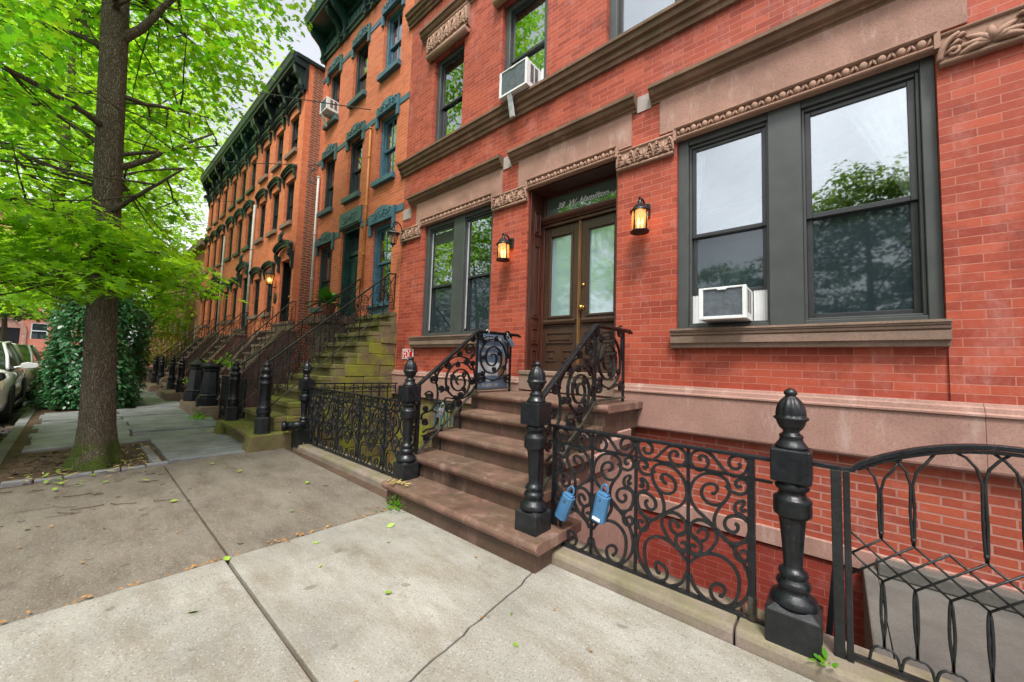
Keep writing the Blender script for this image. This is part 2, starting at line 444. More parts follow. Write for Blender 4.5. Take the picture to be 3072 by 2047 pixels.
def bark():
    m, nt, b = nm('oak bark'); co = objco(nt)
    mp = N(nt, 'ShaderNodeMapping'); mp.inputs['Scale'].default_value = (1, 1, .16); L(nt, co, mp.inputs[0])
    v = N(nt, 'ShaderNodeTexVoronoi', feature='DISTANCE_TO_EDGE'); v.inputs['Scale'].default_value = 62
    ds = N(nt, 'ShaderNodeVectorMath', operation='ADD'); L(nt, mp.outputs[0], ds.inputs[0])
    nn = N(nt, 'ShaderNodeTexNoise'); nn.inputs['Scale'].default_value = 14; L(nt, co, nn.inputs['Vector'])
    sc_ = N(nt, 'ShaderNodeVectorMath', operation='SCALE'); L(nt, nn.outputs['Color'], sc_.inputs[0]); sc_.inputs['Scale'].default_value = .055
    L(nt, sc_.outputs[0], ds.inputs[1]); L(nt, ds.outputs[0], v.inputs['Vector'])
    ridges = ramp(nt, v.outputs['Distance'], [(.0, .15), (.22, 1.0)])
    fine = noise(nt, mp.outputs[0], 80, 6, .7)
    base = mix(nt, ridges, (.085, .066, .046), (.215, .175, .125))
    base = mix(nt, ramp(nt, fine, [(.35, .5), (.6, 0.0)]), base, (.075, .058, .042))
    base = mix(nt, ramp(nt, noise(nt, co, 3, 4), [(.55, 0.0), (.75, .5)]), base, (.20, .175, .13))
    sp = N(nt, 'ShaderNodeSeparateXYZ'); L(nt, co, sp.inputs[0])
    lowm = mathn(nt, 'SUBTRACT', ramp(nt, noise(nt, co, 4.0, 5, .7), [(.3, 0.0), (.7, 1.0)]), mathn(nt, 'MULTIPLY', sp.outputs[2], 1.7))
    base = mix(nt, ramp(nt, mathn(nt, 'ADD', lowm, .12), [(.05, 0.0), (.5, .85)]), base, (.075, .12, .012))
    L(nt, base, b.inputs['Base Color']); b.inputs['Roughness'].default_value = .9; b.inputs['Specular IOR Level'].default_value = .2
    bump(nt, b, mathn(nt, 'ADD', mathn(nt, 'MULTIPLY', ridges, 1.0), mathn(nt, 'MULTIPLY', fine, .5)), .9, .02)
    return m
M['bark'] = bark()

def leafmat(name, ca, cb, trans, tc, rough=.45, spec=.4):
    m, nt, b = nm(name); out = nt.nodes['Material Output']
    g = N(nt, 'ShaderNodeNewGeometry')
    colr = ramp(nt, g.outputs['Random Per Island'], [(.0, ca), (1.0, cb)])
    L(nt, colr, b.inputs['Base Color']); b.inputs['Roughness'].default_value = rough; b.inputs['Specular IOR Level'].default_value = spec
    t = N(nt, 'ShaderNodeBsdfTranslucent')
    tcol = ramp(nt, g.outputs['Random Per Island'], [(.0, tuple(x * .75 for x in tc)), (1.0, tc)])
    L(nt, tcol, t.inputs['Color'])
    mx = N(nt, 'ShaderNodeMixShader'); mx.inputs[0].default_value = trans
    L(nt, b.outputs[0], mx.inputs[1]); L(nt, t.outputs[0], mx.inputs[2]); L(nt, mx.outputs[0], out.inputs['Surface'])
    return m
M['leaf_oak'] = leafmat('oak leaf', (.050, .185, .012), (.120, .330, .022), .58, (.31, .80, .020))
M['leaf_oak2'] = leafmat('oak leaf sunlit', (.095, .270, .015), (.200, .400, .025), .62, (.50, .86, .025))
M['leaf_shrub'] = leafmat('shrub leaf', (.018, .105, .034), (.070, .210, .080), .20, (.12, .32, .04), .36, .6)
M['leaf_gold'] = leafmat('golden bush leaf', (.12, .17, .015), (.33, .32, .04), .45, (.6, .6, .05))
M['leaf_far'] = leafmat('park leaf', (.045, .125, .030), (.110, .215, .050), .40, (.28, .46, .06))
# ---------------------------------------------------------------- ground
g = MB()
g.quad((-260, -260, -.15), (260, -260, -.15), (260, 2.2, -.15), (-260, 2.2, -.15))
g.quad((-260, 2.2, -.15), (-22.5, 2.2, -.15), (-22.5, 260, -.15), (-260, 260, -.15))
struct(g.build('ground', M['soil']))
g = MB(); g.quad((-120, -8.4, -.135), (60, -8.4, -.135), (60, -.60, -.135), (-120, -.60, -.135))
struct(g.build('road', M['asphalt']))
g = MB()
x = -60.0
while x < 20:
    l = rnd.uniform(1.5, 2.2); dz = rnd.uniform(-.012, .006)
    g.box(x + .006, x + l - .006, -.60 + rnd.uniform(-.01, .01), -.47, -.3, -.005 + dz); x += l
struct(g.build('kerb', M['kerb'], bevel=.012))
g = MB(); g.box(-120, 60, -8.6, -8.4, -.3, .0); struct(g.build('far_kerb', M['kerb']))

def jag(a, b, n, amp, seed):
    r = random.Random(seed); out = []
    for i in range(n + 1):
        t = i / n; k = amp if 0 < i < n else 0
        out.append((a[0] + (b[0] - a[0]) * t + r.uniform(-k, k), a[1] + (b[1] - a[1]) * t + r.uniform(-k, k)))
    return out
# pale concrete: three slabs parted by one long joint and one cracked joint
g = MB()
crack = jag((-1.505, 2.168), (-1.33, .742), 22, .010, 3)
left = [(-3.022, .742)] + [(-1.345, .742)][:0] + [(p[0] - .005, p[1]) for p in crack[::-1]] + jag((-2.2, 2.16), (-3.015, 2.05), 6, .012, 9)
g.prism(left, 'z', -.12, 0.0)
g.prism([(p[0] + .006, p[1]) for p in crack] + [(4.0, .742), (4.0, 2.168)], 'z', -.12, 0.001)
g.prism(jag((-3.03, -.465), (-3.018, .722), 16, .008, 4)[::-1] + [(-3.03, -.465), (4.0, -.465), (4.0, .722)], 'z', -.12, .002)
# slab tops lie in z; the long joint shows the bed below
struct(g.build('sidewalk', M['conc_light'], bevel=.006))
g = MB()
e = jag((-3.034, 2.05), (-3.032, .764), 14, .008, 5)
g.prism(e + [(-6.13, .79), (-6.42, 2.1)], 'z', -.12, -.010)
e = jag((-3.034, .752), (-3.045, -.465), 14, .008, 6)
g.prism(e + [(-5.99, -.465), (-6.125, .778)], 'z', -.12, -.013)
struct(g.build('dark_pavement', M['conc_dark'], bevel=.007))
g = MB()          # bed under the slabs, seen in the joints, along the fence and in the tree pit
g.quad((-60, -.47, -.030), (4, -.47, -.030), (4, 2.22, -.030), (-60, 2.22, -.030))
struct(g.build('soil_bed', M['soil']))
# bluestone flags
g = MB(); r = random.Random(11)
xe = [-6.22, -6.68, -7.12, -7.62, -8.02, -8.45, -8.80, -9.30, -9.72, -10.2, -10.7, -11.2, -11.7, -12.3, -12.7, -13.3, -14.0, -14.9, -15.9, -17, -18.2, -19.4, -20.7, -22, -23.5, -25, -27, -29, -31, -34, -37, -41, -46, -52]
def flag(x1, x0, y0, y1, tilt=.016):
    g1 = .014 + r.uniform(0, .008)
    w = [r.uniform(-tilt * 1.3, tilt) for _ in range(4)]
    sk = r.uniform(-.05, .05)
    b = [(x0 + g1 + sk, y0 + g1), (x1 - g1 + sk, y0 + g1), (x1 - g1 - sk, y1 - g1), (x0 + g1 - sk, y1 - g1)]
    vs = [(p[0], p[1], -.11) for p in b] + [(p[0], p[1], .004 + w[k]) for k, p in enumerate(b)]
    g.add(vs, [(3, 2, 1, 0), (4, 5, 6, 7), (0, 1, 5, 4), (1, 2, 6, 5), (2, 3, 7, 6), (3, 0, 4, 7)])
for k in range(len(xe) - 1):
    a, b_ = xe[k], xe[k + 1]
    yi = 1.98 if a > -9 else 2.0
    if a > -7.8: flag(a, b_, .83, yi)
    elif a > -12.6:
        ym = r.uniform(.35, .75); flag(a, b_, -.40 + r.uniform(0, .1), ym); flag(a, b_, ym, yi)
    elif a > -15: flag(a, b_, 1.05, yi)
    else:
        ym = r.uniform(.4, .9); flag(a, b_, -.3, ym); flag(a, b_, ym, yi)
struct(g.build('flagstone_paving', M['bluestone'], bevel=.012))
g = MB()
yy = -.38
while yy < .66:
    l = r.uniform(.19, .23); g.box(-6.13 - .09, -6.13 + r.uniform(-.01, .01), yy, yy + l - .012, -.1, .012 + r.uniform(-.015, .012)); yy += l
xx = -6.22
while xx > -7.4:
    l = r.uniform(.19, .24); g.box(xx - l + .012, xx, .70 + r.uniform(-.01, .01), .79, -.1, .006 + r.uniform(-.02, .012)); xx -= l
struct(g.build('tree_pit_edging', M['kerb'], bevel=.010))

# ledge stones of the areaways and the areaway floors
g = MB()
def ledge(x0, x1, y0=2.172, y1=2.44, z=.075):
    prof = [(y0, -.1), (y0, z - .03), (y0 + .008, z - .008), (y0 + .03, z), (y1, z + .004), (y1, -.2)]
    g.prism(prof, 'x', x0, x1)
for a, b_ in ((-1.60, -.405), (-.395, .95), (.96, 3.2)): ledge(a, b_)
for a, b_ in ((-6.12, -4.62), (-4.61, -3.22)): ledge(a, b_, 2.20, 2.46, .055)
struct(g.build('areaway_ledge', M['ledge'], bevel=.008))
g = MB()
g.box(-1.7, .14, 2.4, 4.0, -1.95, -1.9)                        # bottom of the basement stair
g.box(.20, 3.4, 2.445, 3.97, -.40, -.115)                      # paved areaway
g.box(-6.35, -3.35, 2.46, 3.93, -.75, -.70)
struct(g.build('areaway_floor', M['conc_floor']))
g = MB()
g.prism([(2.445, -1.9), (2.445, -.12), (3.97, -.085), (3.97, -1.9)], 'x', .12, .195)
g.box(.2, 3.4, 3.88, 3.99, -.113, -.02)
struct(g.build('areaway_kerb', M['conc_floor'], bevel=.01))
g = MB()
g.box(-1.62, .12, 2.40, 2.444, -1.9, -.1); g.box(-6.35, -3.3, 2.42, 2.459, -.75, -.05)
struct(g.build('areaway_retaining_wall', M['brick_pit']))

# ---------------------------------------------------------------- wall builder
def wall(mb, x0, x1, z0, z1, y, ops, rev):
    """front wall in the plane y with openings (xa, xb, za, zb[, depth]); reveals run inwards"""
    xs = sorted({x0, x1} | {q for o in ops for q in (o[0], o[1])}); zs = sorted({z0, z1} | {q for o in ops for q in (o[2], o[3])})
    for i in range(len(xs) - 1):
        for j in range(len(zs) - 1):
            cx, cz = (xs[i] + xs[i + 1]) / 2, (zs[j] + zs[j + 1]) / 2
            if any(o[0] < cx < o[1] and o[2] < cz < o[3] for o in ops): continue
            mb.quad((xs[i], y, zs[j]), (xs[i + 1], y, zs[j]), (xs[i + 1], y, zs[j + 1]), (xs[i], y, zs[j + 1]))
    for o in ops:
        a, b_, c, d = o[:4]; q = y + (o[4] if len(o) > 4 else rev)
        mb.quad((a, y, c), (a, y, d), (a, q, d), (a, q, c)); mb.quad((b_, y, d), (b_, y, c), (b_, q, c), (b_, q, d))
        mb.quad((a, y, d), (b_, y, d), (b_, q, d), (a, q, d)); mb.quad((b_, y, c), (a, y, c), (a, q, c), (b_, q, c))
def shell(mb, x0, x1, z0, z1, y, yb, left=True, right=True):
    """sides, back and roof of a building whose front is built by wall()"""
    if left: mb.quad((x0, yb, z0), (x0, y, z0), (x0, y, z1), (x0, yb, z1))
    if right: mb.quad((x1, y, z0), (x1, yb, z0), (x1, yb, z1), (x1, y, z1))
    mb.quad((x1, yb, z0), (x0, yb, z0), (x0, yb, z1), (x1, yb, z1))
    mb.quad((x0, y, z1), (x1, y, z1), (x1, yb, z1), (x0, yb, z1))

def sash_window(root, x0, x1, z0, z1, y, fm, sm, meet=None, fw=.06, sw=.04, lower='glass_low', upper='glass', muntin=False, name='window', deep=.05, low_from=None, extra=None):
    """double-hung window: frame (part) > sash, pane (sub-parts). y is the face of the frame"""
    f = MB()
    f.box(x0, x0 + fw, y, y + .13, z0, z1); f.box(x1 - fw, x1, y, y + .13, z0, z1)
    f.box(x0 + fw, x1 - fw, y + .002, y + .13, z1 - fw, z1); f.box(x0 + fw, x1 - fw, y + .002, y + .13, z0, z0 + fw * .7)
    w = f.build(name, M[fm], root, bevel=.004, seg=1)
    fill_sashes(w, x0 + fw, x1 - fw, z0 + fw * .7, z1 - fw, y + deep, sm, meet, sw, lower, upper, muntin, low_from)
    return w
def fill_sashes(w, x0, x1, z0, z1, y, sm, meet=None, sw=.04, lower='glass_low', upper='glass', muntin=False, low_from=None):
    meet = meet or (z0 + z1) / 2
    zl = low_from if low_from is not None else z0
    f = MB()
    for (a, b_, yy) in ((meet - sw * .5, z1, y), (zl, meet + sw * .5, y + .032)):
        f.box(x0, x0 + sw, yy, yy + .030, a, b_); f.box(x1 - sw, x1, yy, yy + .030, a, b_)
        f.box(x0 + sw, x1 - sw, yy + .001, yy + .030, b_ - sw, b_); f.box(x0 + sw, x1 - sw, yy + .001, yy + .030, a, a + sw)
        if muntin: f.box((x0 + x1) / 2 - .010, (x0 + x1) / 2 + .010, yy + .003, yy + .028, a + sw, b_ - sw)
    f.build('sash', M[sm], w, bevel=.003, seg=1)
    p = MB(); p.box(x0 + sw, x1 - sw, y + .014, y + .018, meet + sw * .5, z1 - sw); p.build('pane', M[upper], w)
    p = MB(); p.box(x0 + sw, x1 - sw, y + .046, y + .050, zl + sw, meet - sw * .5); p.build('pane', M[lower], w)

def hood_prof(z, y=4.0, p=.13, h=.185):
    k = h / .185; q = p / .13
    return [(y + .02, z), (y - .016 * q, z), (y - .026 * q, z + .030 * k), (y - .045 * q, z + .036 * k), (y - .050 * q, z + .055 * k), (y - .085 * q, z + .072 * k),
            (y - .100 * q, z + .100 * k), (y - .104 * q, z + .122 * k), (y - .130 * q, z + .128 * k), (y - .130 * q, z + .165 * k), (y - .10 * q, z + .185 * k), (y + .02, z + .185 * k)]

# ---------------------------------------------------------------- the near red-brick house
B1 = thing('brick_apartment_building', 'red painted brick house with brownstone hoods and brown double door, nearest on the right', 'building', (-.5, 4.0, 0))
YF = 4.0
OPS = [(-1.24, .596, 1.728, 3.762), (-5.642, -3.915, 1.765, 3.81), (-3.24, -1.90, 1.245, 3.80, .40),
       (-5.56, -4.745, 5.19, 6.93), (-3.855, -2.985, 5.19, 6.93), (-2.08, -1.17, 5.19, 6.93), (.0, .9, 5.19, 6.93),
       (-1.245, .599, 1.16, 1.535, .018), (-5.82, -3.83, 1.16, 1.56, .018)]
mb = MB(); wall(mb, -6.36, 4.2, .70, 9.6, YF, OPS, .16); shell(mb, -6.36, 4.2, -.7, 9.6, YF, 13.5)
mb.quad((-6.36, 13.4, .72), (4.2, 13.4, .72), (4.2, 4.2, .72), (-6.36, 4.2, .72))
mb.quad((-6.36, 13.4, 4.6), (4.2, 13.4, 4.6), (4.2, 4.3, 4.6), (-6.36, 4.3, 4.6))
for o in OPS[-2:]: mb.quad((o[0], YF + .018, o[2]), (o[1], YF + .018, o[2]), (o[1], YF + .018, o[3]), (o[0], YF + .018, o[3]))
mb.build('brick_wall', M['brick_red'], B1)
mb = MB(); mb.quad((-3.3, 4.02, -.08), (4.2, 4.02, -.08), (4.2, 4.02, .75), (-3.3, 4.02, .75)); mb.build('basement_wall', M['brick_low'], B1)
mb = MB(); mb.box(-6.36, -3.3, 4.0, 4.05, -.8, .72); mb.build('rubble_basement_wall', M['moss_wall'], B1)
mb = MB(); mb.quad((-6.36, 4.01, -2.0), (4.2, 4.01, -2.0), (4.2, 4.01, -.13), (-6.36, 4.01, -.13)); mb.build('lower_basement_wall', M['brick_pit'], B1)
mb = MB(); mb.box(-1.75, 4.2, 3.985, 4.06, -.145, -.005); mb.build('basement_band', M['brown_plinth'], B1, bevel=.004)
mb = MB(); mb.box(-.40, -.28, 3.985, 4.0, -1.02, -.82); mb.build('cellar_vent', M['white'], B1, bevel=.004)
# base course: a plain stone band with a moulded top
bp = [(4.03, .705), (3.945, .705), (3.94, .72), (3.94, 1.062), (3.925, 1.072), (3.925, 1.085), (3.945, 1.095), (3.95, 1.125), (3.965, 1.135), (3.972, 1.155), (4.03, 1.16)]
for a, b_ in ((-6.42, -3.262), (-1.878, .7365), (.739, 4.2)):
    mb = MB(); mb.prism(bp, 'x', a, b_); mb.build('base_course', M['brown_plinth'], B1)
# belt course under the upper windows
for a, z in ((-6.46, 4.93), (-6.45, 8.04)):
    mb = MB(); q = [(4.03, z), (3.965, z), (3.955, z + .05), (3.93, z + .06), (3.925, z + .12), (3.885, z + .135), (3.875, z + .19), (3.85, z + .20), (3.85, z + .235), (3.89, z + .26), (4.03, z + .262)]
    mb.prism(q, 'x', a, 4.2 if z < 6 else -5.1); mb.build('belt_course', M['brown_trim'], B1)
# window sills
for x0, x1, z in ((-1.272, .606, 1.540), (-5.85, -3.79, 1.575)):
    mb = MB()
    q = [(4.04, z), (3.955, z), (3.948, z + .042), (3.925, z + .046), (3.920, z + .108), (3.932, z + .113), (3.932, z + .120), (3.915, z + .125), (3.910, z + .142), (3.918, z + .147), (3.905, z + .152), (3.905, z + .166), (3.895, z + .168), (3.895, z + .186), (4.10, z + .192)]
    mb.prism(q, 'x', x0, x1); mb.build('window_sill', M['brown_mid'], B1)
# hoods, plain lintels, egg mouldings
def eggs(x0, x1, z, n):
    mb = MB(); h = .135
    mb.prism([(4.03, z), (3.965, z), (3.955, z + .012), (3.955, z + .024), (3.978, z + .028), (3.978, z + .100), (3.955, z + .104), (3.942, z + .116), (3.942, z + .128), (4.03, z + .138)], 'x', x0, x1)
    d = (x1 - x0 - .05) / n
    for k in range(n):
        cx = x0 + .025 + d * (k + .5)
        mb.lathe([(1e-4, -.034), (.014, -.031), (.024, -.02), (.028, -.002), (.026, .014), (.018, .028), (1e-4, .034)], 0, 0, 9)
        m = len(mb.v) - 63
        for i in range(m, len(mb.v)):
            v = mb.v[i]; mb.v[i] = (cx + v[0] * (d / .108), 3.966 + v[1] * .8, z + .064 + v[2])
        for s in (-1, 1):
            mb.tube([(cx + s * d * .47, 3.972, z + .098), (cx + s * d * .40, 3.962, z + .06), (cx + s * d * .22, 3.966, z + .03)], [.006, .011, .004], 5)
    for e in (x0, x1): mb.box(e - .016, e + .016, 3.95, 4.02, z - .01, z + .12)
    return mb.build('egg_moulding', M['brown_carved'], B1)
def carve(x0, x1, z0, z1, y=3.968, seed=1, mat='brown_carved', name='carved_frieze', step=.21, parent=None, fat=1.0):
    r = random.Random(seed); mb = MB(); h = z1 - z0
    mb.box(x0, x1, y, 4.03, z0 + .004, z1 - .004)
    for zz, rr in ((z1 - .020, .016), (z0 + .020, .018)): mb.tube([(x0, y, zz), (x1, y, zz)], rr, 8)
    n = max(2, round((x1 - x0) / step)); d = (x1 - x0) / n
    for k in range(n):
        cx = x0 + d * (k + .5); cz = z0 + h * .36
        for q in range(-3, 4):
            w = q * .42; ln = h * (.40 if abs(q) < 2 else .34)
            p = []
            for i in range(6):
                t = i / 5; ww = w * (1 + .5 * t)
                p.append((cx + math.sin(ww) * ln * t * (d / h) * 1.0, y - .012 * math.sin(math.pi * min(1, t * 1.1)) - .004, cz - h * .1 + math.cos(ww) * ln * t * 1.15))
            mb.tube(p, [.006, .014 * fat, .018 * fat, .016 * fat, .012 * fat, .004], 6)
        for q in range(-2, 3):          # second, lower tier of lobes and drilled eyes between them
            w = q * .55
            mb.ball((cx + math.sin(w) * h * .20 * fat, y - .006, cz - h * .16 + math.cos(w) * h * .16), .016 * fat, 7)
        for s in (-1, 1):
            p = [(cx + s * d * .5, y - .004, z0 + h * .16), (cx + s * d * .47, y - .018, z0 + h * .45), (cx + s * d * .40, y - .020, z0 + h * .68), (cx + s * d * .30, y - .012, z0 + h * .80)]
            mb.tube(smooth_path(p, 4), .013 * fat, 6)
            for q in range(3):
                mb.tube([(cx + s * d * (.46 - .05 * q), y - .012, z0 + h * (.30 + .17 * q)), (cx + s * d * (.36 - .05 * q), y - .018, z0 + h * (.40 + .17 * q)), (cx + s * d * (.30 - .04 * q), y - .006, z0 + h * (.38 + .16 * q))], [.006, .012 * fat, .003], 5)
        for s in (-1, 1):
            sp = spiral2(cx + s * d * .36, cz - h * .02, h * .13, 1.3, math.pi / 2, s)
            mb.tube([(a, y - .008, b_) for a, b_ in sp], .009 * fat, 5)
    return mb.build(name, M[mat], parent or B1)
for x0, x1, hx0, hx1, ez in ((-1.415, .752, -1.51, .86, 3.735), (-5.90, -3.733, -6.095, -3.725, 3.795), (-3.42, -1.733, -3.56, -1.672, 3.79)):
    mb = MB(); mb.box(x0, x1, 3.982, 4.03, 3.86, 4.245); mb.build('lintel', M['brown_pink'], B1)
    mb = MB(); mb.prism(hood_prof(4.236), 'x', hx0, hx1); mb.build('window_hood', M['brown_trim'], B1)
eggs(-1.25, .60, 3.73, 17); eggs(-5.73, -3.913, 3.785, 17); eggs(-3.243, -1.90, 3.78, 13)
carve(-3.908, -3.243, 3.61, 3.852, seed=2); carve(-1.898, -1.262, 3.585, 3.83, seed=3); carve(.606, 4.0, 3.575, 3.83, seed=4, step=.46, fat=1.5); carve(-6.36, -5.735, 3.60, 3.86, seed=5)
for x0, x1 in ((-3.724, -3.562), (-1.67, -1.512), (-6.36, -6.098)):
    mb = MB(); mb.box(x0, x1, 3.988, 4.02, 4.22 if x0 > -6 else 4.05, 4.40 if x0 > -6 else 4.25); mb.build('impost_block', M['grey_stone'], B1)
# carved lintels and hoods of the upper storey
for x0, x1, s in ((-5.70, -4.62, 7), (-3.98, -2.86, 8)):
    carve(x0, x1, 6.99, 7.44, y=3.92, seed=s, name='carved_lintel', step=.24, fat=1.5)
    mb = MB(); mb.tube([(x0, 3.945, 6.98), (x1, 3.945, 6.98)], .065, 10); mb.build('lintel_roll', M['brown_carved'], B1)
    mb = MB(); mb.prism(hood_prof(7.44, h=.22), 'x', x0 - .26, x1 + .22); mb.build('window_hood', M['brown_trim'], B1)
mb = MB(); mb.box(-2.2, -1.05, 3.97, 4.03, 6.94, 7.4); mb.build('lintel', M['brown_pink'], B1)

# --- the two double windows of the parlour floor
def double_window(x0, x1, mx0, mx1, z0, z1, jl, jr, y=4.045):
    f = MB()
    f.box(x0, x0 + jl, y, y + .15, z0, z1); f.box(x1 - jr, x1, y, y + .15, z0, z1)
    f.box(mx0, mx1, y - .012, y + .15, z0, z1 - .03)
    for a, b_ in ((x0 + jl, mx0), (mx1, x1 - jr)):
        f.box(a, b_, y + .002, y + .15, z1 - .095, z1); f.box(a, b_, y + .004, y + .15, z0, z0 + .045)
        f.box(a, a + .022, y + .03, y + .15, z0 + .045, z1 - .095); f.box(b_ - .022, b_, y + .03, y + .15, z0 + .045, z1 - .095)
        f.box(a + .022, b_ - .022, y + .031, y + .15, z1 - .125, z1 - .095); f.box(a + .022, b_ - .022, y + .031, y + .15, z0 + .045, z0 + .065)
    return f.build('window', M['frame'], B1, bevel=.004, seg=1)
w = double_window(-1.24, .596, -.445, -.20, 1.728, 3.762, .105, .078)
fill_sashes(w, -.178, .496, 1.793, 3.637, 4.10, 'sash', 2.69, .042, upper='glass', lower='glass_low')
fill_sashes(w, -1.113, -.467, 1.793, 3.637, 4.10, 'sash', 2.70, .036, upper='glass', lower='glass_low', low_from=2.085)
f = MB(); f.box(-1.113, -.467, 4.128, 4.142, 2.95, 2.975); f.build('sash', M['sash'], w)
for side_ in (0, 1):
  f = MB()
  for k in range(26):
    xx = -1.113 + k * .0254
    if (-.985 < xx < -.60) or (xx < -.8) != (side_ == 0): continue
    f.box(xx, xx + .014, 4.135, 4.15, 1.79, 2.085); f.box(xx + .014, xx + .0254, 4.140, 4.15, 1.79, 2.085)
  f.build('accordion_panel', M['white'], w)
def drape(w, top, bot, z0, z1, y, folds=7, amp=.022, n=18, sag=0.0):
    """curtain gathered between two x ranges"""
    mb = MB(); nx = folds * 8; vs = []
    for j in range(n + 1):
        t = j / n
        a = top[0] + (bot[0] - top[0]) * t ** .8; b_ = top[1] + (bot[1] - top[1]) * t ** .8
        for i in range(nx + 1):
            u = i / nx
            vs.append((a + (b_ - a) * u, y + amp * math.sin(u * folds * 2 * math.pi + 1.3 * t) * (1 - .5 * t) + .008 * math.sin(u * 31 + 5 * t), z1 + (z0 - z1) * t - sag * math.sin(math.pi * u) * (1 - t)))
    fs = [(j * (nx + 1) + i, j * (nx + 1) + i + 1, (j + 1) * (nx + 1) + i + 1, (j + 1) * (nx + 1) + i) for j in range(n) for i in range(nx)]
    mb.add(vs, fs, True); return mb.build('curtain', M['curtain'], w)
drape(w, (.02, .60), (.50, .60), 2.55, 3.66, 4.185, 7, .018)
drape(w, (-1.18, -.98), (-1.18, -1.11), 2.62, 3.66, 4.185, 4, .016)
drape(w, (.40, .62), (.42, .62), 1.78, 2.62, 4.195, 4, .010)
drape(w, (-1.2, -1.06), (-1.2, -1.08), 1.78, 2.64, 4.195, 3, .010)
w = double_window(-5.642, -3.915, -4.86, -4.59, 1.765, 3.81, .10, .07)
fill_sashes(w, -4.568, -4.007, 1.83, 3.685, 4.10, 'sash', 2.72, .04)
fill_sashes(w, -5.52, -4.882, 1.83, 3.685, 4.10, 'sash', 2.66, .04)
for xx in (-5.515, -4.563): f = MB(); f.box(xx, xx + .026, 4.092, 4.10, 1.88, 3.64); f.build('sash_liner', M['sash_pale'], w)
f = MB()
for k in range(7): f.box(-5.46, -4.93, 4.108 + .003 * (k % 2), 4.113 + .003 * (k % 2), 3.42 + .028 * k, 3.445 + .028 * k)
f.build('rolled_blind', M['sash'], w)
# --- upper windows
w = sash_window(B1, -5.56, -4.745, 5.19, 6.93, 4.07, 'frame', 'sash', 6.02, .09, .04, lower='glass', upper='glass')
f = MB()
for k in range(30): f.box(-5.40, -4.95, 4.26, 4.262 + .012, 5.28 + k * .026, 5.298 + k * .026)
f.build('blind', M['curtain'], w)
w = sash_window(B1, -3.855, -2.985, 5.19, 6.93, 4.07, 'frame', 'sash', 6.02, .10, .045, lower='glass', upper='glass', low_from=5.58)
drape(w, (-3.72, -3.1), (-3.72, -3.1), 5.3, 6.6, 4.22, 9, .02)
f = MB(); f.box(-3.15, -3.045, 4.10, 4.13, 5.25, 5.58); f.build('accordion_panel', M['white'], w)
sash_window(B1, -2.08, -1.17, 5.19, 6.93, 4.07, 'frame', 'sash', 6.3, .10, .045, lower='glass', upper='glass')
sash_window(B1, .0, .9, 5.19, 6.93, 4.07, 'frame', 'sash', 6.02, .10, .045, lower='glass', upper='glass')

# --- entrance: panelled reveal, double door, transom
YD = 4.335
def panel(mb, axis, a0, a1, z0, z1, at, out, w=.018):
    """raised picture-frame moulding and a sunk field"""
    for (p, q, r0, r1) in ((a0, a1, z0, z0 + w), (a0, a1, z1 - w, z1), (a0, a0 + w, z0 + w, z1 - w), (a1 - w, a1, z0 + w, z1 - w)):
        if axis == 'x': mb.box(p, q, at - out, at, r0, r1)
        else: mb.box(at, at + out, p, q, r0, r1)
    m = w * 2.2
    if axis == 'x': mb.box(a0 + m, a1 - m, at - out * .7, at, z0 + m, z1 - m)
    else: mb.box(at, at + out * .7, a0 + m, a1 - m, z0 + m, z1 - m)
mb = MB()
mb.box(-3.238, -3.205, 4.03, 4.40, 1.245, 3.79); mb.box(-1.935, -1.902, 4.03, 4.40, 1.245, 3.79); mb.box(-3.204, -1.936, 4.05, 4.40, 3.765, 3.80)
for z0, z1 in ((3.17, 3.50), (1.98, 3.02), (1.62, 1.84), (1.33, 1.54)): panel(mb, 'y', 4.115, 4.255, z0, z1, -3.205, .012)
mb.box(-3.204, -3.165, YD - .02, 4.40, 1.245, 3.764); mb.box(-1.975, -1.936, YD - .02, 4.40, 1.245, 3.764)
mb.box(-3.164, -1.976, YD - .075, 4.40, 3.335, 3.42); mb.prism([(YD - .075, 3.345), (YD - .11, 3.37), (YD - .12, 3.40), (YD - .115, 3.425), (YD - .075, 3.425)], 'x', -3.164, -1.976)
mb.box(-3.164, -1.976, YD - .045, 4.40, 3.29, 3.334)
mb.box(-3.164, -1.976, YD - .01, 4.40, 3.73, 3.764)
mb.build('door_surround', M['wood_red'], B1, bevel=.004, seg=1)
tr = MB(); tr.box(-3.164, -1.976, YD + .02, YD + .026, 3.42, 3.73); tr = tr.build('transom', M['glass_transom'], B1)
text_mesh('38  W. Hamilton', .116, M['paper'], 'lettering', tr, Matrix.Translation((-2.99, YD + .014, 3.552)) @ FACE_STREET, shear=.46, extrude=.001, space=1.0, bold=.0012)
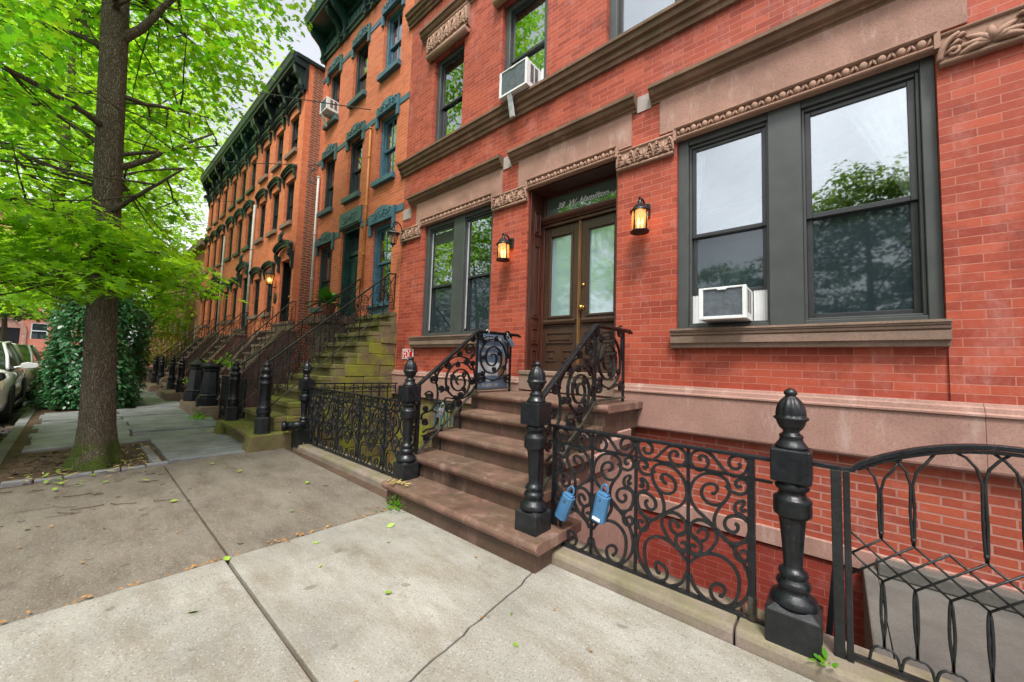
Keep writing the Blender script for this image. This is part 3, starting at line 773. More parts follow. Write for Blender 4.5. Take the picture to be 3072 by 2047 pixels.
for side, (a, b_) in enumerate(((-3.164, -2.606), (-2.560, -1.976))):
    d = MB(); y0 = YD; y1 = YD + .05
    ga, gb = a + .115, b_ - .115
    d.box(a, ga, y0, y1, 1.25, 3.285); d.box(gb, b_, y0, y1, 1.25, 3.285)
    d.box(ga, gb, y0, y1, 3.14, 3.285); d.box(ga, gb, y0, y1, 1.25, 2.015)
    panel(d, 'x', ga - .030, gb + .030, 1.985, 3.175, y0, .018, .030)
    d.v = d.v[:-8]; d.f = d.f[:-6]; d.sm = d.sm[:-6]           # the glazed field carries no sunk panel
    d.prism([(y0, 1.885), (y0 - .035, 1.90), (y0 - .045, 1.935), (y0 - .03, 1.955), (y0, 1.965)], 'x', a + .02, b_ - .02)
    for k in range(16): d.box(a + .05 + k * (b_ - a - .1) / 16, a + .05 + (k + .6) * (b_ - a - .1) / 16, y0 - .02, y0, 1.865, 1.885)
    panel(d, 'x', a + .06, b_ - .06, 1.63, 1.785, y0, .016, .020)
    panel(d, 'x', a + .06, a + .235, 1.38, 1.54, y0, .016, .020); panel(d, 'x', b_ - .235, b_ - .06, 1.38, 1.54, y0, .016, .020)
    do = d.build('door', M['wood'], B1, bevel=.004, seg=1)
    p = MB(); p.box(ga, gb, y0 + .02, y0 + .026, 2.015, 3.14); p.build('pane', M['glass_frost'], do)
    if side == 1:
        k = MB(); k.lathe([(.001, 0), (.030, .002), (.030, .008), (.012, .012), (.011, .03), (.024, .038), (.032, .052), (.030, .068), (.016, .078), (.001, .08)], 0, 0, 16)
        k.v = [(-2.53 + v[0], YD - v[2], 2.10 + v[1]) for v in k.v]; k.build('door_knob', M['brass'], do)
        k = MB(); k.lathe([(.001, 0), (.024, .002), (.024, .012), (.014, .016), (.001, .018)], 0, 0, 14)
        k.v = [(-2.53 + v[0], YD - v[2], 2.405 + v[1]) for v in k.v]; k.build('deadbolt', M['brass'], do)
mb = MB(); mb.box(-2.606, -2.560, YD - .022, YD + .05, 1.25, 3.285); mb.box(-2.596, -2.570, YD - .034, YD - .022, 1.25, 3.285); mb.build('astragal', M['wood_gold'], B1, bevel=.004)
mb = MB(); mb.box(-3.262, -1.878, 3.94, 4.42, .99, 1.228); mb.box(-3.262, -1.878, 3.925, 4.42, 1.192, 1.248); mb.build('threshold', M['brown_mid'], B1, bevel=.008)
# ---------------------------------------------------------------- second house: orange brick, blue and green trim
B2 = thing('trimmed_brick_house', 'tall orange brick house with teal and blue carved lintels under a dark green bracketed cornice', 'building', (-8.5, 4.0, 0))
CW = [(-7.50, -6.78, 'blue'), (-8.90, -8.20, 'teal'), (-10.29, -9.62, 'teal')]
ops = []
for a, b_, _ in CW:
    ops += [(a, b_, 7.56, 8.98), (a, b_, 5.15, 6.60)]
ops += [(-7.55, -6.72, 2.26, 4.20), (-10.29, -9.45, 2.62, 4.24), (-8.99, -8.10, 2.28, 4.42, .30)]
mb = MB(); wall(mb, -10.69, -6.362, -.7, 9.7, 4.0, ops, .20); shell(mb, -10.69, -6.362, -.7, 10.3, 4.0, 13.0, True, False)
mb.quad((-10.69, 4.0, 9.7), (-6.362, 4.0, 9.7), (-6.362, 4.0, 10.3), (-10.69, 4.0, 10.3))
for z in (2.2, 4.8, 7.2): mb.quad((-10.69, 13, z), (-6.362, 13, z), (-6.362, 4.3, z), (-10.69, 4.3, z))
mb.build('brick_wall', M['brick_orange'], B2)
def teal_lintel(a, b_, z, key, thick=.30, flat=False):
    mb = MB(); e = .085
    if flat: pr = [(a - e, z - .03), (b_ + e, z - .03), (b_ + e, z + thick), (a - e, z + thick)]
    else:
        pr = [(a - e, z - .22), (a + .0, z - .22), (a + .0, z + .0), (b_ - .0, z + .0), (b_ - .0, z - .22), (b_ + e, z - .22), (b_ + e, z + thick * .72)]
        pr += [((a + b_) / 2 + (b_ - a) * .34 * math.cos(w), z + thick * .74 + .09 * math.sin(w)) for w in np.linspace(0, math.pi, 9)] + [(a - e, z + thick * .72)]
    mb.prism(pr, 'y', 3.955, 4.02)
    c = (a + b_) / 2
    for s in (-1, 1):                  # a running acanthus spray each side of a central boss
        stem = smooth_path([(c + s * .05, z + thick * .30), (c + s * .13, z + thick * .55), (c + s * .22, z + thick * .36), (c + s * .33, z + thick * .50)], 5)
        mb.tube([(u, 3.950, v) for u, v in stem], .008, 5)
        for u, v, w in ((.10, .62, 1.0), (.15, .30, -.9), (.21, .58, .8), (.27, .26, -.7), (.32, .62, .6)):
            mb.tube([(c + s * u, 3.953, z + thick * v), (c + s * (u + .02), 3.944, z + thick * v + .022 * w), (c + s * (u + .045), 3.952, z + thick * v + .030 * w)], [.006, .016, .004], 5)
    mb.ball((c, 3.953, z + thick * .46), .030, 8)
    for q in range(6): mb.ball((c + .042 * math.cos(q * 1.047), 3.955, z + thick * .46 + .042 * math.sin(q * 1.047)), .014, 6)
    mb.prism([(3.955, z - .002), (3.93, z + .004), (3.93, z + .03), (3.955, z + .04)], 'x', a - .02, b_ + .02)
    return mb.build('carved_lintel', M[key], B2)
for a, b_, key in CW:
    for z0, z1 in ((7.56, 8.98), (5.15, 6.60)):
        teal_lintel(a, b_, z1, key)
        mb = MB(); mb.box(a - .05, b_ + .05, 3.905, 4.05, z0 - .12, z0 - .002); mb.build('window_sill', M[key], B2, bevel=.008)
        sash_window(B2, a, b_, z0, z1, 4.07, key if key == 'blue' else 'black_trim', 'blue' if key == 'blue' else 'sash', None, .075, .04, lower='glass', muntin=key == 'blue', deep=.05)
for z, t in ((6.575, .12), (8.94, .12), (4.28, .14)):
    edges = sorted([(a - .085, b_ + .085) for a, b_, _ in CW]); x = -10.69
    if z < 5: edges = sorted([(-7.635, -6.635), (-10.375, -9.365), (-9.075, -8.015)])
    for a, b_ in edges + [(-6.362, 0)]:
        if a - x > .02:
            mb = MB(); mb.box(x, a, 3.985, 4.01, z, z + t); mb.build('string_course', M['blue' if x > -8.3 else 'teal'], B2)
        x = b_
teal_lintel(-7.55, -6.72, 4.20, 'blue', .34); teal_lintel(-10.29, -9.45, 4.24, 'teal', .30); teal_lintel(-8.99, -8.10, 4.44, 'teal', .36, True)
w = sash_window(B2, -7.55, -6.72, 2.47, 4.20, 4.07, 'blue', 'blue', 3.38, .085, .045, lower='glass', muntin=True)
mb = MB(); mb.box(-7.549, -6.721, 4.03, 4.12, 2.27, 2.42); mb.box(-7.57, -6.70, 3.97, 4.12, 2.42, 2.468); mb.build('spandrel_panel', M['blue'], B2, bevel=.004)
w = sash_window(B2, -10.29, -9.45, 2.62, 4.24, 4.07, 'black_trim', 'sash', 3.35, .085, .045, lower='glass_low')
mb = MB(); mb.box(-9.95, -9.66, 4.20, 4.212, 3.36, 3.80); mb.box(-9.93, -9.68, 4.195, 4.2, 3.39, 3.77); mb.build('paper_notice', M['white'], w)
mb = MB(); mb.box(-10.34, -9.40, 3.905, 4.05, 2.50, 2.618); mb.build('window_sill', M['teal'], B2, bevel=.008)
# green door, transom and panelled reveal
mb = MB(); mb.box(-8.988, -8.92, 4.05, 4.3, 2.28, 4.42); mb.box(-8.17, -8.102, 4.05, 4.3, 2.28, 4.42); mb.box(-8.92, -8.17, 4.05, 4.3, 4.34, 4.419); mb.box(-8.92, -8.17, 4.18, 4.3, 3.80, 3.90)
for z0, z1 in ((2.4, 2.9), (3.0, 3.7), (3.9, 4.25)): panel(mb, 'y', 4.08, 4.25, z0, z1, -8.92, .012)
mb.build('door_surround', M['green_dk'], B2)
mb = MB(); mb.box(-8.92, -8.17, 4.22, 4.26, 2.28, 3.80)
for a, b_, z0, z1 in ((-8.86, -8.58, 2.4, 2.95), (-8.51, -8.23, 2.4, 2.95), (-8.86, -8.58, 3.05, 3.7), (-8.51, -8.23, 3.05, 3.7)): panel(mb, 'x', a, b_, z0, z1, 4.22, .018)
mb.build('door', M['green_dk'], B2)
mb = MB(); mb.box(-8.92, -8.17, 4.24, 4.246, 3.90, 4.34); mb.build('transom', M['glass_low'], B2)
mb = MB(); mb.box(-9.1, -7.98, 3.35, 3.99, 2.08, 2.25); mb.box(-9.05, -8.03, 3.45, 3.99, -.5, 2.08); mb.build('landing', M['brown_dark'], B2, bevel=.01)
# cornice: shelf, fascia, pierced frieze and long scrolled brackets
mb = MB()
mb.prism([(4.02, 9.54), (3.955, 9.54), (3.945, 9.60), (3.90, 9.62), (3.90, 9.66), (3.965, 9.68), (3.965, 10.22), (3.50, 10.24), (3.50, 10.30), (3.46, 10.32), (3.43, 10.40), (3.40, 10.46), (3.40, 10.50), (4.02, 10.62)], 'x', -10.74, -6.34)
for k in range(42):
    xx = -10.62 + k * .1018
    mb.box(xx, xx + .05, 3.92, 3.966, 9.99, 10.17)
mb.build('cornice', M['green_dk'], B2)
mb = MB()
for k in range(26):
    xx = -10.55 + k * .16
    mb.box(xx, xx + .11, 3.955, 3.966, 9.72, 9.92)
mb.build('frieze_panel', M['teal'], B2)
for xx in (-10.62, -9.62, -9.30, -8.28, -7.96, -6.92, -6.55):
    mb = MB()
    pr = [(3.97, 9.50), (3.90, 9.48), (3.86, 9.56), (3.885, 9.66), (3.87, 9.80), (3.80, 9.92), (3.70, 10.0), (3.62, 10.06), (3.56, 10.14), (3.53, 10.24), (3.97, 10.24)]
    mb.prism(pr, 'x', xx - .055, xx + .055)
    for (yy, zz) in smooth_path([(3.862, 9.56), (3.885, 9.68), (3.85, 9.84), (3.78, 9.94), (3.68, 10.02), (3.60, 10.08), (3.55, 10.18)], 4):
        mb.box(xx - .035, xx + .035, yy - .02, yy + .02, zz - .014, zz + .014)
    mb.build('bracket', M['green_dk'], B2)

# ---------------------------------------------------------------- the row of three flat-fronted houses
def arch_hood(root, a, b_, z, y, mat, crest=False, rise=.13, t=.15):
    """segmental hood mould on little consoles"""
    mb = MB(); c = (a + b_) / 2; hw = (b_ - a) / 2 + .10
    def arc(r, up): return [(c + hw * r * math.cos(w), z + up + rise * math.sin(w)) for w in np.linspace(0, math.pi, 11)]
    for (r0, u0, u1, y0) in ((1.0, 0.0, t * .5, y - .06), (1.03, t * .5, t * .8, y - .09), (1.07, t * .8, t, y - .115)):
        mb.prism(arc(r0, u1) + arc(r0, u0)[::-1], 'y', y0, y + .01)
    for s in (-1, 1):
        x = c + s * (hw - .03)
        mb.prism([(y, z - .20), (y - .03, z - .18), (y - .045, z - .10), (y - .075, z - .03), (y - .085, z + .05), (y, z + .05)], 'x', x - .035, x + .035)
    o = mb.build('window_hood' if not crest else 'door_hood', M[mat], root)
    if crest:
        q = MB(); r = random.Random(5)
        for k in range(26):
            w = r.uniform(-1.2, 1.2); ln = r.uniform(.1, .42) * (1 - abs(w) / 1.9)
            p = [(c + math.sin(w) * ln * f_ * 1.1, y - .08 - .05 * math.sin(3 * f_), z + rise + t - .03 + math.cos(w) * ln * f_) for f_ in (0, .35, .7, 1)]
            q.tube(p, [.02, .03, .025, .006], 5)
        q.build('crest', M[mat], o)
    return o
def row_house(x1, wdt, y, trim, label, side=False, lamp=None, nbays=3):
    root = thing('row_house', label, 'house', (x1 - wdt / 2, y, 0), 'flat fronted row houses')
    x0 = x1 - wdt
    offs = [(.40, 1.10), (1.56, 2.24), (2.76, 3.44)]
    ops = []
    for a, b_ in offs:
        ops += [(x1 - b_, x1 - a, 7.05, 8.12), (x1 - b_, x1 - a, 5.02, 6.26)]
    for a, b_ in offs[1:]: ops.append((x1 - b_, x1 - a, 2.60, 3.76))
    dx0, dx1 = x1 - 1.02, x1 - .16
    ops.append((dx0, dx1, 2.28, 3.98, .28))
    mb = MB(); wall(mb, x0, x1, -.7, 8.9, y, ops, .16)
    shell(mb, x0, x1, -.7, 9.15, y, 12.5, True, False)
    mb.quad((x0, y, 8.9), (x1, y, 8.9), (x1, y, 9.15), (x0, y, 9.15))
    for z in (2.2, 4.6, 6.8): mb.quad((x0, 12.4, z), (x1, 12.4, z), (x1, y + .3, z), (x0, y + .3, z))
    mb.build('brick_wall', M['brick_row'], root)
    if side:
        mb = MB(); mb.quad((x1, y + .001, -.7), (x1, y + .16, -.7), (x1, y + .16, 9.3), (x1, y + .001, 9.3)); mb.build('corner_pier', M['brick_row'], root)
        mb = MB(); mb.quad((x1, y + .16, -.7), (x1, 12.5, -.7), (x1, 12.5, 9.3), (x1, y + .16, 9.3)); mb.build('side_wall', M['brick_side'], root)
    for a, b_ in offs:
        A, B = x1 - b_, x1 - a
        for z0, z1 in ((7.05, 8.12), (5.02, 6.26)):
            arch_hood(root, A, B, z1 + .08, y, trim)
            mb = MB(); mb.box(A - .05, B + .05, y - .08, y + .04, z0 - .11, z0 - .002); mb.build('window_sill', M['brown_mid' if trim == 'black_trim' else 'green_dk'], root)
            sash_window(root, A, B, z0, z1, y + .07, trim, 'sash', None, .06, .035, lower='glass_low')
    for a, b_ in offs[1:]:
        A, B = x1 - b_, x1 - a
        arch_hood(root, A, B, 3.84, y, trim)
        mb = MB(); mb.box(A - .05, B + .05, y - .08, y + .04, 2.49, 2.598); mb.build('window_sill', M['brown_mid'], root)
        sash_window(root, A, B, 2.60, 3.76, y + .07, trim, 'sash', None, .06, .035, lower='glass_low')
    arch_hood(root, dx0 - .02, dx1 + .02, 4.12, y - .07, trim, True, .17, .17)
    for s in (dx0 - .10, dx1 + .02):
        mb = MB(); mb.prism([(y, 3.66), (y - .05, 3.68), (y - .075, 3.76), (y - .06, 3.84), (y - .09, 3.94), (y - .15, 4.02), (y - .17, 4.13), (y, 4.13)], 'x', s, s + .075); mb.tube([(s + .0375, a, b_) for a, b_ in spiral2(y - .11, 4.05, .05, 1.2)], .012, 5, side=(1, 0, 0), r2=.042); mb.build('door_console', M[trim], root)
    mb = MB(); yd = y + .20
    mb.box(dx0 + .001, dx0 + .06, y + .06, y + .28, 2.28, 3.979); mb.box(dx1 - .06, dx1 - .001, y + .06, y + .28, 2.28, 3.979); mb.box(dx0 + .06, dx1 - .06, yd, yd + .05, 2.28, 3.979)
    for a, b_, z0, z1 in ((dx0 + .12, (dx0 + dx1) / 2 - .03, 2.4, 2.9), ((dx0 + dx1) / 2 + .03, dx1 - .12, 2.4, 2.9), (dx0 + .12, (dx0 + dx1) / 2 - .03, 3.0, 3.8), ((dx0 + dx1) / 2 + .03, dx1 - .12, 3.0, 3.8)): panel(mb, 'x', a, b_, z0, z1, yd, .018)
    d = mb.build('door', M['green_dk' if trim != 'black_trim' else 'iron'], root)
    k = MB(); k.ball((dx0 + .30, yd - .03, 3.0), .03, 8); k.build('door_knob', M['brass'], d)
    # cornice
    mb = MB()
    mb.prism([(y + .02, 8.52), (y - .06, 8.52), (y - .07, 8.60), (y - .11, 8.62), (y - .05, 8.66), (y - .05, 9.10), (y - .34, 9.12), (y - .34, 9.18), (y - .38, 9.22), (y - .41, 9.32), (y - .43, 9.36), (y - .43, 9.40), (y + .02, 9.43)], 'x', x0, x1 + (.02 if side else 0))
    for k in range(10):
        a = x0 + .12 + k * (wdt - .2) / 10
        mb.box(a, a + .20, y - .075, y - .05, 8.72, 8.90); mb.box(a + .02, a + .14, y - .26, y - .05, 8.99, 9.10)
    mb.build('cornice', M[trim if trim == 'black_trim' else 'green_dk'], root)
    if side: m2 = MB(); m2.box(x1 - .2, x1 + .05, y - .3, y + 4, 9.30, 9.40); m2.build('roof_edge', M['black_trim'], root)
    for k in range(4):
        xx = x1 - .10 - k * (wdt - .2) / 3
        mb = MB(); mb.prism([(y - .05, 8.40), (y - .13, 8.42), (y - .15, 8.54), (y - .12, 8.64), (y - .17, 8.80), (y - .27, 8.92), (y - .33, 9.12), (y - .05, 9.12)], 'x', xx - .07, xx + .07)
        mb.tube([(xx, yy, zz) for yy, zz in spiral2(y - .17, 8.54, .07, 1.2)], .025, 5, side=(1, 0, 0), r2=.08)
        mb.build('bracket', M[trim if trim == 'black_trim' else 'green_dk'], root)
    return root
row_house(-10.69, 3.72, 3.58, 'black_trim', 'first orange row house beside the weathered side wall, with black hoods and a lit lamp', True)
row_house(-14.41, 3.72, 3.58, 'green_dk', 'middle orange row house with dark green hoods and white downpipe, second along the row')
row_house(-18.13, 3.72, 3.58, 'black_trim', 'last orange row house of the row, farthest off, half hidden by oak leaves')
# lower salmon building closing the row
FB = thing('salmon_brick_building', 'low salmon brick building glimpsed through leaves beyond the last row house', 'building', (-30, 3.6, 0))
ops = []
for k in range(9):
    a = -23.4 - k * 2.0
    ops += [(a - .9, a, 1.6, 3.2), (a - .9, a, 4.2, 5.8)]
mb = MB(); wall(mb, -42, -22.2, -.5, 6.6, 3.75, ops, .15); shell(mb, -42, -22.2, -.5, 6.6, 3.75, 12); mb.build('brick_wall', M['brick_far'], FB)
mb = MB(); mb.box(-42.1, -22.2, 3.45, 3.9, 6.45, 6.75); mb.build('cornice', M['brown_mid'], FB)
for o in ops:
    sash_window(FB, o[0], o[1], o[2], o[3], 3.82, 'white', 'sash_pale', None, .07, .05, lower='glass')
# ---------------------------------------------------------------- red mansion closing the street, far left
FM = thing('red_brick_mansion', 'distant red brick house with stone arched doorway across the end of the street', 'building', (-60, -8, 0))
ops = []
YS = [(-3.0, -1.9), (-6.6, -5.5), (-9.6, -8.5), (-13, -11.9), (-16, -14.9), (0.6, 1.7)]
for a, b_ in YS: ops += [(a, b_, 7.3, 9.3), (a, b_, 11.3, 13.1)]
for a, b_ in YS:
    if a != -6.6: ops.append((a, b_, 2.4, 4.0))
ops.append((-5.4, -3.6, 1.6, 3.4))
ops.append((-2.4, -1.2, 5.0, 6.1)); ops.append((-5.3, -4.1, 5.0, 6.1))
mb = MB(); wall(mb, -20, 3.2, 0, 16, 0, ops, .25)
mb.quad((-20, 9, 0), (-20, 0, 0), (-20, 0, 16), (-20, 9, 16)); mb.quad((3.2, 0, 0), (3.2, 9, 0), (3.2, 9, 16), (3.2, 0, 16)); mb.quad((3.2, 9, 0), (-20, 9, 0), (-20, 9, 16), (3.2, 9, 16)); mb.quad((-20, 0, 16), (3.2, 0, 16), (3.2, 9, 16), (-20, 9, 16))
ROT = lambda v: (-60 - v[1], v[0], v[2])            # front turned towards +x
mb.v = [ROT(v) for v in mb.v]; mb.build('brick_wall', M['brick_far'], FM)
for o in ops:
    f = MB(); f.box(o[0] + .005, o[1] - .005, .10, .14, o[2], o[3]); f.v = [ROT(v) for v in f.v]
    w = f.build('pane', M['glass_low'], FM) if o[0] != -5.4 else f.build('door', M['iron'], FM)
    if o[0] == -5.4: continue
    f = MB()
    for (a, b_, c, d) in ((o[0], o[0] + .09, o[2], o[3]), (o[1] - .09, o[1], o[2], o[3]), (o[0] + .09, o[1] - .09, o[3] - .09, o[3]), (o[0] + .09, o[1] - .09, (o[2] + o[3]) / 2 - .04, (o[2] + o[3]) / 2 + .04)): f.box(a, b_, .04, .12, c, d)
    f.v = [ROT(v) for v in f.v]; f.build('window_frame', M['white'], FM)
f = MB(); c = -4.5
for k in range(11):
    w0, w1 = math.pi * k / 11, math.pi * (k + 1) / 11
    f.prism([(c + q * math.cos(w), 3.3 + q * math.sin(w)) for q, w in ((.92, w0), (1.25, w0), (1.25, w1), (.92, w1))], 'y', -.12, .02)
f.box(c - 1.3, c - .95, -.12, .02, 1.4, 3.3); f.box(c + .95, c + 1.3, -.12, .02, 1.4, 3.3)
f.prism([(c + .92 * math.cos(w), 3.38 + .92 * math.sin(w)) for w in np.linspace(0, math.pi, 14)], 'y', -.02, .01)
for z in (4.55, 6.5, 10.2, 14.2): f.box(-20, 3.2, -.15, .02, z, z + .3)
f.v = [ROT(v) for v in f.v]; f.build('stone_trim', M['brown_pink'], FM)
f = MB(); f.box(-6.4, -2.6, -1.6, -.16, 0, 1.4); f.v = [ROT(v) for v in f.v]; f.build('entry_steps', M['brown_mid'], FM)
# ---------------------------------------------------------------- brownstone stoop of the near house
ST = thing('brownstone_stoop', 'five low brownstone steps up to the brown double door, worn and damp', 'stoop', (-2.5, 3.0, 0))
TR = [(.195, 1.945, -3.235, -1.43), (.390, 2.25, -3.38, -1.62), (.585, 2.55, -3.38, -1.62), (.780, 2.85, -3.38, -1.62), (.975, 3.13, -3.40, -1.555)]
for k, (z, y, x0, x1) in enumerate(TR):
    mb = MB(); yn = y; yb = 4.0 if k > 2 else TR[k + 1][1] + .25
    if k == 4: yb = 3.942
    pr = [(yb, z), (yn + .02, z), (yn + .004, z - .012), (yn, z - .032), (yn + .006, z - .055), (yn + .024, z - .062), (yn + .026, z - .074), (yb, z - .074)]
    mb.prism(pr, 'x', x0, x1)
    zb = -.12 if k == 0 else TR[k - 1][0] - .074
    if k == 4: zb = .70
    mb.box(x0 + .03, x1 - .035 if k < 4 else x1 - .05, yn + .045, yb, zb, z - .0745)
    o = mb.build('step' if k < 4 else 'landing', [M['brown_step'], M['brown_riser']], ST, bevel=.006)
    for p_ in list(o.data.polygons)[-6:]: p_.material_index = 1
mb = MB(); mb.box(-3.30, -1.66, 2.62, 4.0, -1.9, .31); mb.box(-3.28, -1.70, 2.9, 4.0, .31, .70)
for z, y in ((.52, 3.0), (.62, 3.2), (.68, 3.45)): mb.prism([(-1.72, z - .22), (-1.60, z - .12), (-1.585, z + .02), (-1.66, z + .05), (-1.72, z + .05)], 'y', y, y + .28)
mb.build('stair_core', M['brown_plinth'], ST)

def acorn_post(name, label, cx, cy, top, zbase, plinth_w=.100, group=None):
    """cast newel: square plinth, fluted shaft, square block, acorn finial"""
    s = top - 1.24
    t = thing(name, label, 'newel post', (cx, cy, zbase), group)
    mb = MB(); zp = .215 + s
    w = plinth_w
    mb.box(cx - w, cx + w, cy - w, cy + w, zbase - .02, zp)
    mb.prism([(cx - w, zp), (cx + w, zp), (cx + w * .72, zp + .022), (cx - w * .72, zp + .022)], 'y', cy - w * .72, cy + w * .72)
    mb.add([(cx - w, cy - w, zp), (cx + w, cy - w, zp), (cx + w, cy + w, zp), (cx - w, cy + w, zp), (cx - w * .7, cy - w * .7, zp + .022), (cx + w * .7, cy - w * .7, zp + .022), (cx + w * .7, cy + w * .7, zp + .022), (cx - w * .7, cy + w * .7, zp + .022)], [(0, 1, 5, 4), (1, 2, 6, 5), (2, 3, 7, 6), (3, 0, 4, 7)])
    mb.build('plinth', M['iron_old'], t, bevel=.006)
    mb = MB()
    def fl(z, a):
        zz = z - s
        if .40 < zz < .625: return 1 - .07 * (0.5 + .5 * math.cos(10 * a))
        return 1
    P = [(.092, .232), (.094, .245), (.088, .268), (.066, .284), (.058, .296), (.064, .306), (.069, .322), (.064, .338), (.052, .346), (.052, .356), (.060, .366), (.056, .382), (.044, .392), (.039, .402), (.041, .45), (.046, .52), (.053, .60), (.056, .622), (.066, .634), (.075, .640), (.077, .652), (.076, .700), (.078, .712), (.070, .722), (.058, .730), (.053, .745), (.056, .752), (.066, .760), (.070, .772), (.064, .784), (.058, .792), (.058, .798)]
    mb.lathe([(r, z + s) for r, z in P], cx, cy, 40, fl); mb.build('shaft', M['iron'], t)
    mb = MB(); b = .079
    mb.box(cx - b, cx + b, cy - b, cy + b, .798 + s, .952 + s); mb.build('block', M['iron'], t, bevel=.008)
    mb = MB()
    def fa(z, a):
        zz = z - s
        if 1.10 < zz < 1.195: return 1 - .085 * (.5 + .5 * math.cos(12 * a)) ** 2
        return 1
    P = [(.068, .950), (.066, .962), (.060, .972), (.050, .985), (.046, 1.0), (.050, 1.008), (.046, 1.015), (.036, 1.022), (.032, 1.032), (.046, 1.046), (.056, 1.066), (.060, 1.082), (.070, 1.090), (.072, 1.098), (.062, 1.104), (.063, 1.115), (.061, 1.135), (.055, 1.158), (.044, 1.178), (.031, 1.192), (.022, 1.199), (.022, 1.204), (.027, 1.210), (.028, 1.218), (.022, 1.228), (.010, 1.238), (.001, 1.240)]
    mb.lathe([(r, z + s) for r, z in P], cx, cy, 48, fa); mb.build('finial', M['iron'], t)
    return t
G_AP = 'acorn topped cast iron posts'
acorn_post('newel_post', 'largest black acorn-topped iron post, between the scroll fence and the wire gate', -.173, 2.295, 1.243, .06, .103, G_AP)
acorn_post('newel_post', 'black acorn-topped iron post standing on the right end of the bottom brownstone step', -1.597, 2.13, 1.346, .195, .090, G_AP)
acorn_post('newel_post', 'black acorn-topped iron post standing on the left end of the bottom brownstone step', -3.175, 2.165, 1.367, .195, .088, G_AP)
acorn_post('newel_post', 'black acorn-topped iron post at the far end of the left fence, beside the pipe inlet', -6.05, 2.30, 1.285, .04, .115, G_AP)

# ---------------------------------------------------------------- wrought iron of the near stoop
BAY={
 'a':[(0.222,0.818),(0.186,0.829),(0.222,0.845),(0.305,0.838),(0.338,0.809),(0.278,0.776),(0.173,0.763),(0.077,0.782),(0.031,0.816),(0.077,0.852),(0.193,0.874),(0.341,0.867),(0.466,0.832),(0.591,0.789),(0.71,0.768),(0.845,0.776),(0.928,0.806),(0.96,0.846),(0.911,0.871),(0.796,0.876),(0.694,0.859),(0.667,0.829),(0.71,0.808),(0.796,0.807),(0.839,0.825),(0.812,0.839)],
 'b':[(0.852,0.724),(0.802,0.714),(0.769,0.726),(0.776,0.743),(0.845,0.758),(0.918,0.753),(0.957,0.727),(0.924,0.697),(0.825,0.679),(0.694,0.686),(0.608,0.709)],
 'c':[(0.387,0.652),(0.437,0.656),(0.483,0.68),(0.45,0.701),(0.357,0.701),(0.265,0.683),(0.222,0.646),(0.265,0.613),(0.377,0.595),(0.499,0.6),(0.605,0.628),(0.667,0.673),(0.657,0.718),(0.591,0.746),(0.45,0.759),(0.265,0.748),(0.117,0.711),(0.041,0.663),(0.028,0.608),(0.117,0.554),(0.285,0.514),(0.446,0.476),(0.605,0.433),(0.736,0.395),(0.868,0.342),(0.947,0.285),(0.957,0.221),(0.881,0.158),(0.733,0.108),(0.598,0.083),(0.427,0.078),(0.249,0.095),(0.1,0.135),(0.031,0.193)],
 'c2':[(0.605,0.628),(0.499,0.579),(0.437,0.527),(0.446,0.476)],
 'd':[(0.918,0.609),(0.875,0.598),(0.848,0.609),(0.891,0.638),(0.875,0.65),(0.792,0.636),(0.753,0.611),(0.776,0.584),(0.875,0.575),(0.954,0.549),(0.964,0.506),(0.904,0.456),(0.773,0.426),(0.638,0.425),(0.552,0.445),(0.483,0.473)],
 'e':[(0.75,0.526),(0.796,0.52),(0.789,0.495),(0.723,0.478),(0.631,0.487),(0.595,0.514),(0.638,0.547),(0.74,0.564),(0.858,0.566),(0.937,0.553)],
 'f':[(0.832,0.391),(0.895,0.402),(0.951,0.386),(0.918,0.356),(0.819,0.348),(0.753,0.369),(0.756,0.402),(0.822,0.431),(0.921,0.452)],
 'g':[(0.157,0.422),(0.209,0.448),(0.285,0.455),(0.328,0.436),(0.301,0.404),(0.209,0.383),(0.097,0.39),(0.035,0.42),(0.051,0.464),(0.173,0.495),(0.321,0.494),(0.437,0.469),(0.476,0.426),(0.41,0.374),(0.285,0.326),(0.137,0.305),(0.041,0.311)],
 'h':[(0.13,0.34),(0.081,0.35),(0.021,0.335),(0.041,0.307),(0.117,0.303),(0.209,0.33),(0.209,0.365),(0.13,0.393),(0.054,0.407)],
 'i':[(0.041,0.253),(0.137,0.293),(0.321,0.33),(0.532,0.338),(0.703,0.313),(0.796,0.268),(0.806,0.203),(0.75,0.136),(0.634,0.095),(0.496,0.092),(0.39,0.119),(0.374,0.157),(0.443,0.186),(0.549,0.192),(0.595,0.172),(0.549,0.138),(0.502,0.138)],
}
SP=[
(3.35, 1.39, 0.285),(3.117, 1.641, 0.052),(3.605, 1.68, 0.068),(3.157, 1.133, 0.073),(3.633, 1.13, 0.067),(2.828, 1.109, 0.228),(2.962, 1.475, 0.087),(2.654, 1.289, 0.044),(2.47, 1.138, 0.051),(2.574, 1.037, 0.038),(2.42, 0.961, 0.06),(3.019, 1.107, 0.05),(2.848, 0.952, 0.042),(2.697, 0.831, 0.071),(2.378, 0.836, 0.033),(2.385, 0.708, 0.039),(2.405, 0.533, 0.043),(2.922, 1.321, 0.039),(3.01, 1.596, 0.04),(2.818, 1.424, 0.037),(3.025, 1.315, 0.035),(2.829, 0.875, 0.042),]
